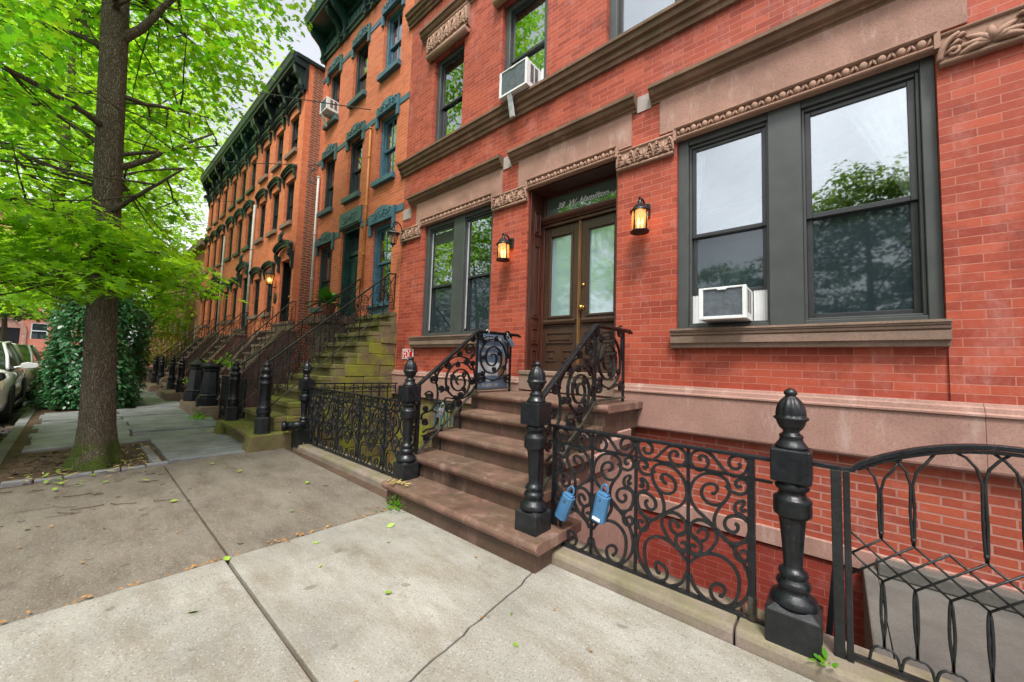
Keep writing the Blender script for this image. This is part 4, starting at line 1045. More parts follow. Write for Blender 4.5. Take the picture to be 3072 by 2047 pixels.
LK=[
[(2.521, 1.137), (2.486, 1.203), (2.545, 1.253)],[(2.336, 0.729), (2.351, 0.79), (2.448, 0.815), (2.523, 0.908), (2.526, 1.039), (2.501, 1.121), (2.527, 1.203), (2.586, 1.271)],[(2.608, 1.271), (2.69, 1.358), (2.824, 1.389), (2.97, 1.34), (3.05, 1.224), (3.056, 1.106)],[(3.039, 1.424), (2.968, 1.367), (2.895, 1.383)],[(2.362, 0.6), (2.419, 0.626), (2.498, 0.634), (2.544, 0.71), (2.531, 0.777), (2.468, 0.814)],[(2.609, 0.87), (2.648, 0.935), (2.758, 0.921), (2.896, 0.924), (3.013, 0.99), (3.071, 1.061)],[(2.355, 0.562), (2.461, 0.581), (2.561, 0.603)],[(3.081, 1.592), (3.236, 1.641), (3.337, 1.649)],[(3.638, 1.632), (3.628, 1.53), (3.644, 1.39)],[(3.102, 1.188), (3.153, 1.207), (3.234, 1.151), (3.364, 1.122), (3.513, 1.14), (3.691, 1.19)],]

def stoop_railing(x, label, off=0.0):
    t = thing('stoop_railing', label, 'railing', (x, 3.0, .2), 'scrollwork railings of the brownstone stoop')
    mb = MB()
    path = [(x, 2.245, 1.055), (x, 3.085, 1.700), (x, 3.80, 1.712), (x, 3.86, 1.690)]
    mb.tube(path, .012, side=(1, 0, 0), r2=.024); mb.tube([(a, b_, c - .018) for a, b_, c in path[:3]], .006, side=(1, 0, 0), r2=.012)
    mb.build('handrail', M['iron'], t, bevel=.004)
    mb = MB(); mb.tube([(x, 2.30, .40), (x, 3.085, 1.010), (x, 3.70, 1.022)], .009, side=(1, 0, 0), r2=.014); mb.build('bottom_rail', M['iron_rail'], t)
    for y, z0, z1 in ((2.30, .30, 1.08), (3.085, .98, 1.69), (3.68, .975, 1.70)):
        mb = MB(); mb.tube([(x, y, z0), (x, y, z1)], .011, side=(1, 0, 0), r2=.011); mb.build('upright', M['iron'], t)
    mb = MB()
    for y, z0 in ((2.86, .72), (2.60, .52)): mb.tube([(x, y, z0 - .15), (x, y, z0 + .13)], .010, side=(1, 0, 0), r2=.010)
    big = 0
    for (y, z, r) in SP:
        if r > .2:
            sp = spiral2(y, z, r * .98, 2.6, -math.pi / 2 + big, 1, .14, 22); big += 2.2
            mb.tube([(x, a, b_) for a, b_ in sp], .0075, side=(1, 0, 0), r2=.012)
            for k in range(7):
                w = k * .9 + big; q = r * (.62 if k % 2 else .98)
                mb.ball((x, y + q * math.cos(w), z + q * math.sin(w)), .014, 6)
                s2 = spiral2(y + (q - .035) * math.cos(w), z + (q - .035) * math.sin(w), .034, 1.4, w, 1, .15, 12)
                mb.tube([(x, a, b_) for a, b_ in s2], .006, side=(1, 0, 0), r2=.011)
        else:
            sp = spiral2(y, z, r * .95, 1.8, rnd.uniform(0, 6), rnd.choice((-1, 1)), .12, 14)
            mb.tube([(x, a, b_) for a, b_ in sp], .0068, side=(1, 0, 0), r2=.011)
            mb.ball((x, y, z), .012, 6)
    for l in LK: mb.tube([(x, a, b_) for a, b_ in smooth_path(l, 6)], .0065, side=(1, 0, 0), r2=.011)
    mb.build('scrollwork', M['iron'], t)
    return t
stoop_railing(-3.20, 'iron scroll railing on the left side of the brownstone stoop, carrying the for-sale sign')
stoop_railing(-1.66, 'iron scroll railing on the right side of the brownstone stoop, nearer the camera')

def scroll_unit(mb, xc, y, w, z0=0.0, zs=1.0, rad=.0075, flip=False):
    kk = 0
    for s in (-1, 1):
        for key, pts in BAY.items():
            kk += 1; yo = y + .0011 * (kk % 7 - 3)
            p = smooth_path([(xc + s * u * w, yo, z0 + v * zs) for u, v in pts], 5)
            mb.tube(p, rad, side=(0, 1, 0), r2=rad * (1.10 + .013 * (kk % 5)))
def scroll_fence(name, label, x0, x1, y, units, uprights, zt=.875, zm=.772, zb=.082, rad=.0075, parent_posts=()):
    t = thing(name, label, 'fence', ((x0 + x1) / 2, y, .08))
    mb = MB(); mb.tube([(x0, y, zt + .008), (x1, y, zt + .008)], .010, side=(0, 1, 0), r2=.019); mb.build('top_rail', M['iron'], t, bevel=.004)
    mb = MB(); mb.tube([(x0, y, zm), (x1, y, zm)], .007, side=(0, 1, 0), r2=.010); mb.build('middle_rail', M['iron'], t)
    mb = MB(); mb.tube([(x0, y, zb), (x1, y, zb)], .009, side=(0, 1, 0), r2=.012); mb.build('bottom_rail', M['iron_old'], t)
    for (ux, q, lo) in uprights:
        mb = MB(); mb.tube([(ux, y, lo), (ux, y, zt)], q, side=(0, 1, 0), r2=q); mb.build('upright', M['iron'], t)
    mb = MB()
    for xc, w in units: scroll_unit(mb, xc, y, w, rad=rad)
    mb.build('scrollwork', M['iron_old'], t)
    return t
scroll_fence('scroll_fence', 'black iron scroll fence over the basement stair, with two blue lockboxes hung on it', -1.60, -.25, 2.30, [(-.6435, .3035), (-1.2445, .2955)],
             [(-1.545, .013, .0), (-1.2445, .008, .085), (-.945, .008, .085), (-.6435, .008, .085), (-.341, .016, .0)])
scroll_fence('scroll_fence', 'dense black iron scroll fence left of the brownstone stoop', -6.0, -3.24, 2.34, [(-3.585 - .58 * k, .29) for k in range(4)] + [(-5.79, .21)],
             [(-3.295 - .58 * k, .008, .06) for k in range(5)] + [(-5.98, .011, .03)], rad=.0062)
# plastic wrap on the foot of the fence
mb = MB(); pts = [(-.341 + .024 * math.cos(w), 2.30 + .024 * math.sin(w)) for w in np.linspace(0, 6.28, 9)[:-1]]
mb.prism(pts, 'z', .085, .195); tag(mb.build('plastic_wrap', M['lamp_clear'], None), 'crinkled clear plastic wrapped round the foot of the fence upright', 'wrap')
# side fence between the green stoop and the left areaway
t = thing('side_fence', 'iron fence with hanging scrolls running back to the wall beside the mossy stoop', 'fence', (-6.12, 3.1, .4))
mb = MB(); mb.tube([(-6.12, 2.42, .93), (-6.12, 3.90, .915)], .010, side=(1, 0, 0), r2=.016); mb.build('top_rail', M['iron'], t)
mb = MB(); mb.tube([(-6.12, 2.42, .79), (-6.12, 3.88, .775)], .007, side=(1, 0, 0), r2=.01); mb.build('middle_rail', M['iron'], t)
mb = MB()
for k in range(10): mb.tube([(-6.12, 2.45 + k * .158, .0), (-6.12, 2.45 + k * .158, .92)], .007, side=(1, 0, 0), r2=.007)
mb.build('picket', M['iron_old'], t)
mb = MB()
for k in range(18):
    c = 2.49 + k * .079
    mb.tube([(-6.12, a, b_) for a, b_ in spiral2(c, .85, .042, 1.4, k, 1 if k % 2 else -1)], .006, side=(1, 0, 0), r2=.009)
mb.build('scrollwork', M['iron_old'], t)
# basement gate bars seen under the left railing
t = thing('basement_gate', 'grey painted bar gate under the left stoop railing', 'gate', (-3.75, 3.2, 0))
mb = MB()
for k in range(9): mb.tube([(-3.95 + k * .06, 3.1, -.3), (-3.95 + k * .06, 3.1, .82)], .008, side=(0, 1, 0), r2=.008)
mb.build('bar', M['teal'], t)
mb = MB()
mb.tube([(-3.97, 3.1, .8), (-3.45, 3.1, .8)], .010, side=(0, 1, 0), r2=.012)
mb.build('rail', M['iron'], t)

# ---------------------------------------------------------------- wire gate at the right edge
t = thing('arched_wire_gate', 'black arched gate of interlaced wires at the right edge, hung beside the largest post', 'gate', (.02, 2.30, 0))
YG = 2.30; GX0, GX1 = .035, .93; c = (GX0 + GX1) / 2
def gtop(x): 
    u = (x - GX0) / (GX1 - GX0); return .893 + .165 * math.sin(math.pi * max(0, min(1, u))) ** .8
mb = MB(); mb.box(-.03, .008, YG - .02, YG + .02, .0, .885); mb.box(.012, .036, YG - .022, YG + .022, .02, .89); mb.build('gate_post', M['iron_old'], t, bevel=.004)
mb = MB(); mb.box(.93, .965, YG - .02, YG + .02, .02, .89); mb.build('gate_post', M['iron_old'], t, bevel=.004)
mb = MB()
tp = [(-.10, YG, .898), (.0, YG, .893), (.045, YG, .895)] + [(x, YG, gtop(x)) for x in np.linspace(.07, .90, 22)] + [(.965, YG, .893)]
mb.tube(tp, .010, side=(0, 1, 0), r2=.020); mb.tube([(a, b_, z - .020) for a, b_, z in tp[3:-1]], .006, side=(0, 1, 0), r2=.014); mb.build('top_rail', M['iron'], t, bevel=.003)
mb = MB(); mb.tube([(.03, YG, .10), (.94, YG, .10)], .008, side=(0, 1, 0), r2=.010); mb.build('bottom_rail', M['iron_old'], t)
mb = MB(); d = .0955; xs = [.036 + d * k for k in range(10)]
for k, x in enumerate(xs):
    skip = (k == 3 or k == 6)
    zt = gtop(x) - .03
    if 0 < k < 9:
        if not skip:
            for s in (-1, 1):
                mb.tube([(x, YG, .618), (x + s * .0035, YG, .66), (x + s * (.0045 + .001 * (k % 3)), YG, .76), (x + s * .003, YG, zt - .11), (x + s * d * .16, YG, zt - .055), (x + s * d * .42, YG, zt - .018), (x + s * d * .72, YG, gtop(x + s * d * .72) - .022)], .0052, 6)
            mb.ball((x, YG, .645), .010, 6)
        for s in (-1, 1):
            mb.tube(smooth_path([(x, YG, .447), (x + s * .0045, YG, .40), (x + s * (.005 + .002 * (k % 2)), YG, .30), (x, YG, .185), (x + s * d * .22, YG, .175), (x + s * d * .40, YG, .155), (x + s * d * .5, YG, .105)], 4), .0052, 6)
for k in range(-2, 11):
    for s in (-1, 1):
        a, b_ = .036 + d * k, .036 + d * (k + 2 * s); za, zb = .62, .447
        lo, hi = .036, .93
        p, q = (a, za), (b_, zb)
        def cl(p, q):
            if p[0] < lo: f = (lo - p[0]) / (q[0] - p[0]); p = (lo, p[1] + (q[1] - p[1]) * f)
            if p[0] > hi: f = (p[0] - hi) / (p[0] - q[0]); p = (hi, p[1] + (q[1] - p[1]) * f)
            return p
        if (p[0] < lo and q[0] < lo) or (p[0] > hi and q[0] > hi): continue
        p2, q2 = cl(p, q), cl(q, p); yo = YG + .004 * s
        mb.tube([(p2[0], yo, p2[1]), (q2[0], yo, q2[1])], .0045, 6)
mb.build('wirework', M['iron_old'], t)
# open inner leaf leaning in the stairway
t = MB(); t.prism([(-.085, -.2), (-.055, -.2), (.0, .62), (-.012, .62)], 'y', 2.50, 2.54)
tag(t.build('iron_brace', M['iron'], None), 'slanting black iron brace behind the gate post', 'brace')
# ---------------------------------------------------------------- mossy stoop of the trimmed house
GS = thing('mossy_stoop', 'tall mossy green stone stoop of eleven steps beside the near house', 'stoop', (-7.1, 2.8, 0))
NX0, NX1 = -7.92, -6.37
for k in range(11):
    z = .205 * (k + 1); y = 1.80 + .213 * k if k else 1.66
    mb = MB(); yb = 3.997 if k > 7 else y + .6
    if k == 0:
        mb.prism([(1.63, 0 - .05), (1.66, .13), (1.675, .205), (2.2, .205), (2.2, -.05)], 'x', -8.10, -7.88); mb.prism([(1.63, -.05), (1.66, .13), (1.675, .205), (2.2, .205), (2.2, -.05)], 'x', -6.42, -6.16)
        mb.box(-7.88, -6.42, 1.70, 2.2, .14, .204); mb.box(-7.88, -6.42, 1.76, 2.2, -.05, .14)
    else:
        x0, x1 = NX0 + (0 if k > 1 else -.05), NX1 - .035
        mb.box(x0, x1, y, yb, z - .075, z); mb.box(x0 + .02, x0 + .14, y + .02, yb, z - .205, z - .075); mb.box(x1 - .22, x1 - .004, y + .012, yb, z - .205, z - .0755); mb.box(x0 + .14, x1 - .22, y + .05, yb, z - .205, z - .0752)
    mb.build('step', M['moss_step'], GS, bevel=.010)
mb = MB()
r = random.Random(3)
for k in range(-3, 11):
    z0 = .205 * (k - 1); z1 = .205 * k; ys = 1.80 + .213 * max(k, 0) - .01 if k > 0 else 2.46; y = ys
    while y < 3.99:
        l = r.uniform(.3, .65); yy = min(3.998, y + l)
        if 3.998 - yy < .15: yy = 3.998
        q = r.uniform(-.012, .004)
        mb.box(NX1 - .42, NX1 + q * 1.5, y + .004 - (.03 if y == ys else 0), yy - .004, z0 + .004, z1 - .004); y = yy
mb.build('side_wall', M['moss_wall'], GS, bevel=.008)

def slim_newel(label, cx, cy, zb, h, group):
    t = thing('newel_post', label, 'newel post', (cx, cy, zb), group)
    mb = MB(); mb.lathe([(.105, zb), (.105, zb + .015), (.100, zb + .02), (.100, zb + .22), (.088, zb + .24), (.082, zb + .25)], cx, cy, 8, rot=R(22.5), smooth=False); mb.build('plinth', M['iron_old'], t)
    mb = MB()
    P = [(.086, .245), (.092, .255), (.080, .27), (.094, .29), (.098, .32), (.086, .36), (.092, .375), (.078, .39), (.074, .40), (.078, .48), (.074, .70), (.086, .72), (.088, .735), (.072, .75), (.074, .80), (.088, .815), (.088, .83), (.062, .85), (.05, .87), (.066, .89), (.074, .92), (.066, .95), (.04, .965), (.05, .98), (.054, 1.0), (.042, 1.02), (.018, 1.035), (.022, 1.05), (.001, 1.065)]
    mb.lathe([(r_, zb + z * h / 1.065) for r_, z in P], cx, cy, 20, lambda z, a: 1 - .06 * (.5 + .5 * math.cos(8 * a)) if .4 < (z - zb) / h * 1.065 < .7 else 1)
    mb.build('shaft', M['iron'], t)
    return t
G_SN = 'fluted newels of the far stoops'
slim_newel('fluted black newel standing on the near end of the mossy bottom step', -6.36, 1.86, .205, 1.06, G_SN)
slim_newel('fluted black newel standing on the far end of the mossy bottom step', -7.98, 1.86, .205, 1.03, G_SN)

def slope_railing(name, label, x, y0, z0, y1, z1, hy=None, low=.68, group='sloping scroll railings of the high stoops', mat='iron', n=7, floor=None):
    """sloping handrail, lower bar, uprights and S scrolls between them"""
    t = thing(name, label, 'railing', (x, y0, z0 - 1), group)
    p = [(x, y0, z0), (x, y1, z1)] + ([(x, hy, z1 + .012)] if hy else [])
    mb = MB(); mb.tube(p, .012, side=(1, 0, 0), r2=.022); mb.build('handrail', M[mat], t, bevel=.003)
    mb = MB(); mb.tube([(x, y0 + .04, z0 - low), (x, y1, z1 - low)] + ([(x, hy, z1 - low)] if hy else []), .008, side=(1, 0, 0), r2=.011); mb.build('bottom_rail', M['iron_rail'], t)
    mb = MB(); U = MB()
    tot = (hy or y1) - y0; m = n
    for k in range(m + 1):
        y = y0 + .05 + (tot - .06) * k / m
        f = min(1, (y - y0) / (y1 - y0)); zt = z0 + (z1 - z0) * f
        U.tube([(x, y, zt - low - (.22 if k % 2 == 0 else 0)), (x, y, zt)], .0065, side=(1, 0, 0), r2=.0065)
        if k == m: break
        w = (tot - .06) / m; yc = y + w / 2; f = min(1, (yc - y0) / (y1 - y0)); zc = z0 + (z1 - z0) * f
        s = 1 if k % 2 else -1
        for (dz, rr, dd) in ((-.17, .098, 1), (-.50, .105, -1), (-.335, .07, 1)):
            cy_ = yc + s * dd * w * .14
            mb.tube([(x, a, b_) for a, b_ in spiral2(cy_, zc + dz, min(rr, w * .40), 1.7, s * dd * .9, s * dd, .15, 12)], .0055, side=(1, 0, 0), r2=.008)
        mb.tube([(x, a, b_) for a, b_ in smooth_path([(yc - w * .45, zc - low + .04), (yc - w * .1, zc - .5), (yc + w * .15, zc - .36), (yc + w * .1, zc - .2), (yc + w * .42, zc - .04)], 4)], .005, side=(1, 0, 0), r2=.008)
    U.build('upright', M[mat], t); mb.build('scrollwork', M[mat], t)
    return t
slope_railing('stair_railing', 'near scroll railing of the mossy stoop, climbing to the near house', -6.50, 1.93, 1.25, 3.86, 3.0, 3.99, n=9)
slope_railing('stair_railing', 'far scroll railing of the mossy stoop, ending beside the blue window', -7.88, 1.90, 1.16, 3.98, 3.10, None, n=9)

# fire department inlet
t = thing('pipe_inlet', 'black twin pipe inlet jutting from the foot of the left fence post', 'pipe inlet', (-6.07, 2.16, .3))
mb = MB(); mb.tube([(-6.02, 2.30, .33), (-6.06, 2.20, .33), (-6.10, 2.08, .32)], [.05, .055, .06], 14); mb.tube([(-6.10, 2.09, .32), (-6.118, 2.035, .318)], [.075, .075], 16); mb.build('nozzle', M['iron'], t)
mb = MB(); mb.tube([(-5.88, 2.27, .35), (-5.90, 2.18, .35), (-5.92, 2.10, .345)], [.045, .05, .06], 14); mb.build('nozzle', M['iron'], t)
mb = MB(); mb.tube([(-6.112, 2.055, .319), (-6.120, 2.030, .3175)], [.045, .045], 12); mb.build('nozzle_bore', M['car_trim'], t)

# ---------------------------------------------------------------- stoops of the row
def row_stoop(label, x0, x1, yb, rails, cheek='brown_mid', bollards=False):
    t = thing('brown_stoop', label, 'stoop', ((x0 + x1) / 2, 2.6, 0), 'high brown stoops of the row')
    mb = MB(); mb.box(x0 - .15, x1 + .12, 1.76, 2.25, -.1, .20); mb.prism([(1.72, -.1), (1.78, .17), (1.80, .225), (2.2, .225), (2.2, -.1)], 'x', x1 - .1, x1 + .16); mb.prism([(1.72, -.1), (1.78, .17), (1.80, .225), (2.2, .225), (2.2, -.1)], 'x', x0 - .18, x0 + .08)
    mb.build('bottom_block', M['brown_mid'], t, bevel=.012)
    for k in range(1, 11):
        z = .205 * (k + 1); y = 1.98 + .153 * k
        mb = MB(); mb.box(x0 + .1, x1 - .1, y, 3.58, z - .07, z); mb.box(x0 + .12, x1 - .12, y + .04, 3.58, z - .205, z - .0705); mb.build('step', M['brown_mid'], t, bevel=.012)
    prof = [(2.1, -.1), (2.1, .35), (2.2, .48), (3.25, 1.98), (3.58, 1.98), (3.58, -.1)]
    for s in (x0, x1 - .10):
        mb = MB(); mb.prism(prof, 'x', s, s + .10); mb.build('cheek_wall', M['brown_dark'], t)
        mb = MB(); mb.prism([(2.08, .36), (2.2, .53), (3.24, 2.03), (3.58, 2.03), (3.58, 1.981), (3.26, 1.981), (2.21, .481), (2.1, .351)], 'x', s - .03, s + .13); mb.build('coping', M['brown_mid'], t)
    return t
row_stoop('high brown stoop with two tapering eight-sided iron piers at its foot', -12.05, -10.25, 0, 0)
row_stoop('high brown stoop behind the curved stone bench, leading to the middle row house', -16.0, -14.3, 0, 0)
row_stoop('farthest high brown stoop, beyond the iron garden gate', -19.8, -18.1, 0, 0)
G_R = 'sloping scroll railings of the high stoops'
slope_railing('stair_railing', 'weathered brown handrail on the near side of the eight-sided piers stoop', -10.30, 2.06, 1.12, 3.45, 2.72, 3.56, .66, G_R, 'iron_rail', 7)
slope_railing('stair_railing', 'scroll railing on the far side of the eight-sided piers stoop', -12.0, 2.10, 1.15, 3.45, 2.72, 3.56, .66, G_R, 'iron', 7)
slope_railing('stair_railing', 'near railing of the middle row house stoop, behind the bench', -14.34, 2.10, 1.15, 3.40, 2.72, 3.56, .66, G_R, 'iron', 7)
slope_railing('stair_railing', 'far railing of the middle row house stoop', -15.95, 2.10, 1.15, 3.40, 2.72, 3.56, .66, G_R, 'iron', 7)
slope_railing('stair_railing', 'near railing of the farthest row stoop', -18.15, 2.10, 1.15, 3.40, 2.72, 3.56, .66, G_R, 'iron', 7)
slope_railing('stair_railing', 'last far railing of the farthest row stoop, highest against the yellow bush', -19.75, 2.10, 1.15, 3.40, 2.72, 3.56, .66, G_R, 'iron', 7)
def oct_pier(label, cx, cy, zb, group, cap=True):
    t = thing('octagonal_pier', label, 'pier', (cx, cy, zb), group)
    mb = MB(); P = [(.24, 0), (.24, .18), (.205, .20), (.215, .235), (.19, .26), (.135, .74), (.15, .76), (.165, .78), (.165, .81), (.145, .83)]
    mb.lathe([(r_, z + zb) for r_, z in P], cx, cy, 8, rot=R(22.5), smooth=False); mb.build('shaft', M['iron'], t)
    mb = MB()
    P = [(.145, .83), (.20, .85), (.205, .88), (.18, .90), (.17, .93)] if not cap else [(.145, .83), (.19, .85), (.195, .88), (.12, .92), (.05, .98), (.02, 1.04), (.001, 1.06)]
    mb.lathe([(r_, z + zb) for r_, z in P], cx, cy, 8, rot=R(22.5), smooth=False); mb.build('cap', M['iron_old'], t)
    return t
oct_pier('flat-topped tapering eight-sided black iron pier, the nearer of the two', -10.45, 2.0, .21, 'eight sided piers', False)
oct_pier('pointed-topped tapering eight-sided black iron pier, the farther of the two', -11.95, 2.0, .21, 'eight sided piers', True)
for x, lab in ((-14.35, 'slim black newel at the near foot of the middle row house stoop'), (-15.95, 'slim black newel at the far foot of the middle row house stoop'), (-18.15, 'slim black newel at the near foot of the farthest row stoop'), (-19.75, 'slim black newel at the far foot of the farthest row stoop')):
    slim_newel(lab, x, 2.05, .21, 1.06, G_SN)

def small_gate(label, x0, x1, y, h, name='garden_gate'):
    t = thing(name, label, 'gate', ((x0 + x1) / 2, y, 0), 'low iron gates of the row')
    mb = MB()
    for x in (x0, x1): mb.tube([(x, y, -.02), (x, y, h)], .014, side=(0, 1, 0), r2=.014)
    mb.tube([(x0, y, h), (x1, y, h)], .012, side=(0, 1, 0), r2=.016); mb.tube([(x0, y, .06), (x1, y, .06)], .010, side=(0, 1, 0), r2=.012); mb.tube([(x0, y, h - .12), (x1, y, h - .12)], .007, side=(0, 1, 0), r2=.010)
    mb.build('gate_frame', M['iron'], t)
    mb = MB(); n = max(2, round((x1 - x0) / .34)); w = (x1 - x0) / n / 2
    for k in range(n): scroll_unit(mb, x0 + w * (2 * k + 1), y, w, 0, h / .88, .009)
    mb.build('scrollwork', M['iron_old'], t)
small_gate('low scrolled iron gate between the mossy stoop and the eight-sided piers', -10.05, -8.35, 2.12, .88)
small_gate('low scrolled iron gate between the piers stoop and the curved bench', -14.0, -12.4, 2.15, .92)
small_gate('taller iron gate beyond the curved stone bench', -21.0, -19.9, 2.15, 1.05)
small_gate('low iron fence panel before the farthest row stoop', -18.0, -16.3, 2.75, .9)

# curved stone bench and stone piers along the pavement
t = thing('stone_bench', 'brown stone bench with curved scrolled arms on the pavement before the row', 'bench', (-16.8, 2.3, 0))
arm = [(2.0, -.05), (2.02, .12), (1.99, .30), (2.0, .42), (2.06, .50), (2.16, .53), (2.30, .54), (2.60, .60), (2.62, -.05)]
for x in (-16.05, -17.85):
    mb = MB(); mb.prism(arm, 'x', x - .11, x + .11); mb.build('arm', M['brown_mid'], t, bevel=.03)
mb = MB(); mb.box(-17.74, -16.16, 2.02, 2.55, .24, .33); mb.box(-17.70, -16.2, 2.08, 2.5, -.05, .24); mb.build('seat', M['brown_mid'], t, bevel=.012)
mb = MB(); mb.box(-17.74, -16.16, 2.50, 2.62, .33, .60); mb.build('backrest', M['brown_dark'], t, bevel=.012)
def stone_pier(label, x, y, w, h):
    t = thing('stone_pier', label, 'pier', (x, y, 0), 'low stone piers along the pavement')
    mb = MB(); mb.box(x - w, x + w, y - .22, y + .3, -.1, h - .08); mb.build('shaft', M['brown_dark'], t, bevel=.015)
    mb = MB(); mb.box(x - w - .04, x + w + .04, y - .26, y + .34, h - .08, h); mb.build('cap', M['brown_mid'], t, bevel=.015)
stone_pier('low pale stone pier just beyond the bench and gate', -21.6, 2.25, .16, .72)
stone_pier('second low stone pier beyond the bench', -23.4, 2.3, .16, .74)
stone_pier('broad dark stone pier farthest along the pavement', -28.6, 2.4, .5, .80)

# ---------------------------------------------------------------- lanterns
def barrel_lantern(label, cx, wallx, cz, group='lit wall lanterns by the brown door'):
    cy = 3.835
    t = thing('wall_lantern', label, 'lantern', (cx, cy, cz), group)
    mb = MB(); r = .088
    mb.lathe([(r + .008, 0 + cz), (r + .010, .012 + cz), (r + .002, .020 + cz), (r - .012, .020 + cz), (r - .014, .004 + cz)], cx, cy, 24)
    for k in range(4):
        w = math.pi / 4 + k * math.pi / 2 + .5
        mb.tube([(cx + r * math.cos(w), cy + r * math.sin(w), cz), (cx + r * 1.0 * math.cos(w), cy + r * math.sin(w), cz + .225)], .008, 5)
    mb.lathe([(.012, cz + .012), (.035, cz + .016), (.035, cz + .030), (.012, cz + .034)], cx, cy, 12)
    mb.build('cage', M['iron'], t)
    mb = MB(); mb.lathe([(r + .014, cz + .222), (r + .016, cz + .235), (r - .006, cz + .255), (r - .026, cz + .285), (r - .04, cz + .300), (.030, cz + .312), (.020, cz + .330), (.024, cz + .345), (.010, cz + .355)], cx, cy, 24); mb.build('roof', M['iron'], t)
    mb = MB(); mb.tube(smooth_path([(cx, cy, cz + .35), (cx + .005, cy + .02, cz + .375), (cx + .008, cy + .07, cz + .37), (cx + .01, cy + .12, cz + .33), (cx + .01, cy + .16, cz + .30)], 4), .010, 6); mb.tube([(cx, a, b_) for a, b_ in spiral2(cy - .012, cz + .37, .022, 1.2)], .007, 5); mb.build('arm', M['iron'], t)
    mb = MB(); mb.box(cx - .045, cx + .055, 3.968, 4.0, cz + .21, cz + .36); mb.build('backplate', M['iron'], t, bevel=.012)
    mb = MB()
    n = 24
    for k in range(n):
        w0, w1 = 2 * math.pi * k / n, 2 * math.pi * (k + 1) / n; q = r - .006
        mb.add([(cx + q * math.cos(w0), cy + q * math.sin(w0), cz + .02), (cx + q * math.cos(w1), cy + q * math.sin(w1), cz + .02), (cx + q * math.cos(w1), cy + q * math.sin(w1), cz + .222), (cx + q * math.cos(w0), cy + q * math.sin(w0), cz + .222)], [(0, 1, 2, 3)], True)
    mb.build('glass', M['lamp_glass'], t)
    for k in range(3):
        w = k * 2.1 + .4; x, y = cx + .026 * math.cos(w), cy + .026 * math.sin(w)
        mb = MB(); mb.lathe([(.006, cz + .034), (.006, cz + .09), (.012, cz + .10), (.013, cz + .115), (.007, cz + .14), (.001, cz + .155)], x, y, 8); mb.build('bulb', M['lamp_on'], t)
    l = bpy.data.lights.new('lantern_glow', 'POINT'); l.energy = .35; l.color = (1, .58, .24); l.shadow_soft_size = .03
    o = bpy.data.objects.new('lantern_glow', l); col.objects.link(o); attach(o, t); o.location = (cx, cy, cz + .165)
barrel_lantern('lit amber barrel lantern on the brick left of the brown door', -3.53, 0, 2.775)
barrel_lantern('lit amber barrel lantern on the brick right of the brown door', -1.565, 0, 2.765)
# unlit coach lantern at the far end of the near house
t = thing('coach_lantern', 'unlit black coach lantern under a scrolled arm at the corner of the near house', 'lantern', (-6.27, 3.75, 3.5))
cx, cy = -6.255, 3.74
mb = MB(); mb.lathe([(.001, 3.44), (.018, 3.455), (.010, 3.475), (.040, 3.49), (.052, 3.505), (.052, 3.515)], cx, cy, 6, smooth=False)
for k in range(6):
    w = k * math.pi / 3; mb.tube([(cx + .052 * math.cos(w), cy + .052 * math.sin(w), 3.51), (cx + .092 * math.cos(w), cy + .092 * math.sin(w), 3.685)], .006, 4)
mb.lathe([(.100, 3.68), (.104, 3.695), (.125, 3.70), (.118, 3.72), (.06, 3.76), (.03, 3.775), (.02, 3.80), (.006, 3.82)], cx, cy, 6, smooth=False); mb.build('cage', M['iron'], t)
mb = MB(); mb.lathe([(.048, 3.512), (.088, 3.682)], cx, cy, 6, smooth=False); mb.build('glass', M['lamp_clear'], t)
mb = MB(); mb.tube(smooth_path([(cx, cy, 3.81), (cx, cy - .01, 3.90), (cx + .0, cy + .05, 3.945), (cx, cy + .14, 3.90), (cx, cy + .19, 3.78), (cx, cy + .235, 3.70)], 5), .010, 6); mb.tube([(cx, a, b_) for a, b_ in spiral2(cy + .04, 3.90, .035, 1.3)], .007, 5); mb.build('arm', M['iron'], t)
mb = MB(); mb.box(cx - .04, cx + .04, 3.965, 4.0, 3.56, 3.84); mb.build('backplate', M['iron'], t, bevel=.012)
# lit lamp of the first row house
t = thing('coach_lantern', 'small lit amber coach lantern beside the first row house door', 'lantern', (-12.0, 3.4, 3.4))
cx, cy = -11.95, 3.40
mb = MB(); mb.lathe([(.05, 3.32), (.065, 3.34), (.065, 3.35)], cx, cy, 6, smooth=False); mb.lathe([(.135, 3.62), (.14, 3.64), (.05, 3.72), (.01, 3.76)], cx, cy, 6, smooth=False)
for k in range(6):
    w = k * math.pi / 3; mb.tube([(cx + .065 * math.cos(w), cy + .065 * math.sin(w), 3.35), (cx + .12 * math.cos(w), cy + .12 * math.sin(w), 3.62)], .008, 4)
mb.tube([(cx, cy, 3.33), (cx, cy + .1, 3.27), (cx, cy + .18, 3.30)], .014, 5); mb.build('cage', M['iron'], t)
mb = MB(); mb.lathe([(.062, 3.352), (.116, 3.618)], cx, cy, 6, smooth=False); mb.build('glass', M['lamp_glass'], t)
mb = MB(); mb.ball((cx, cy, 3.47), .045, 8, 1.4); mb.build('bulb', M['lamp_on'], t)
t = MB(); t.lathe([(.001, 0), (.12, 0), (.12, .02), (.001, .02)], 0, 0, 16); t.v = [(-11.95 + v[0], 3.58 - v[2], 2.98 + v[1] * 1.3) for v in t.v]
tag(t.build('house_plaque', M['car_trim'], None), 'small dark oval plaque under the lit row house lamp', 'plaque')

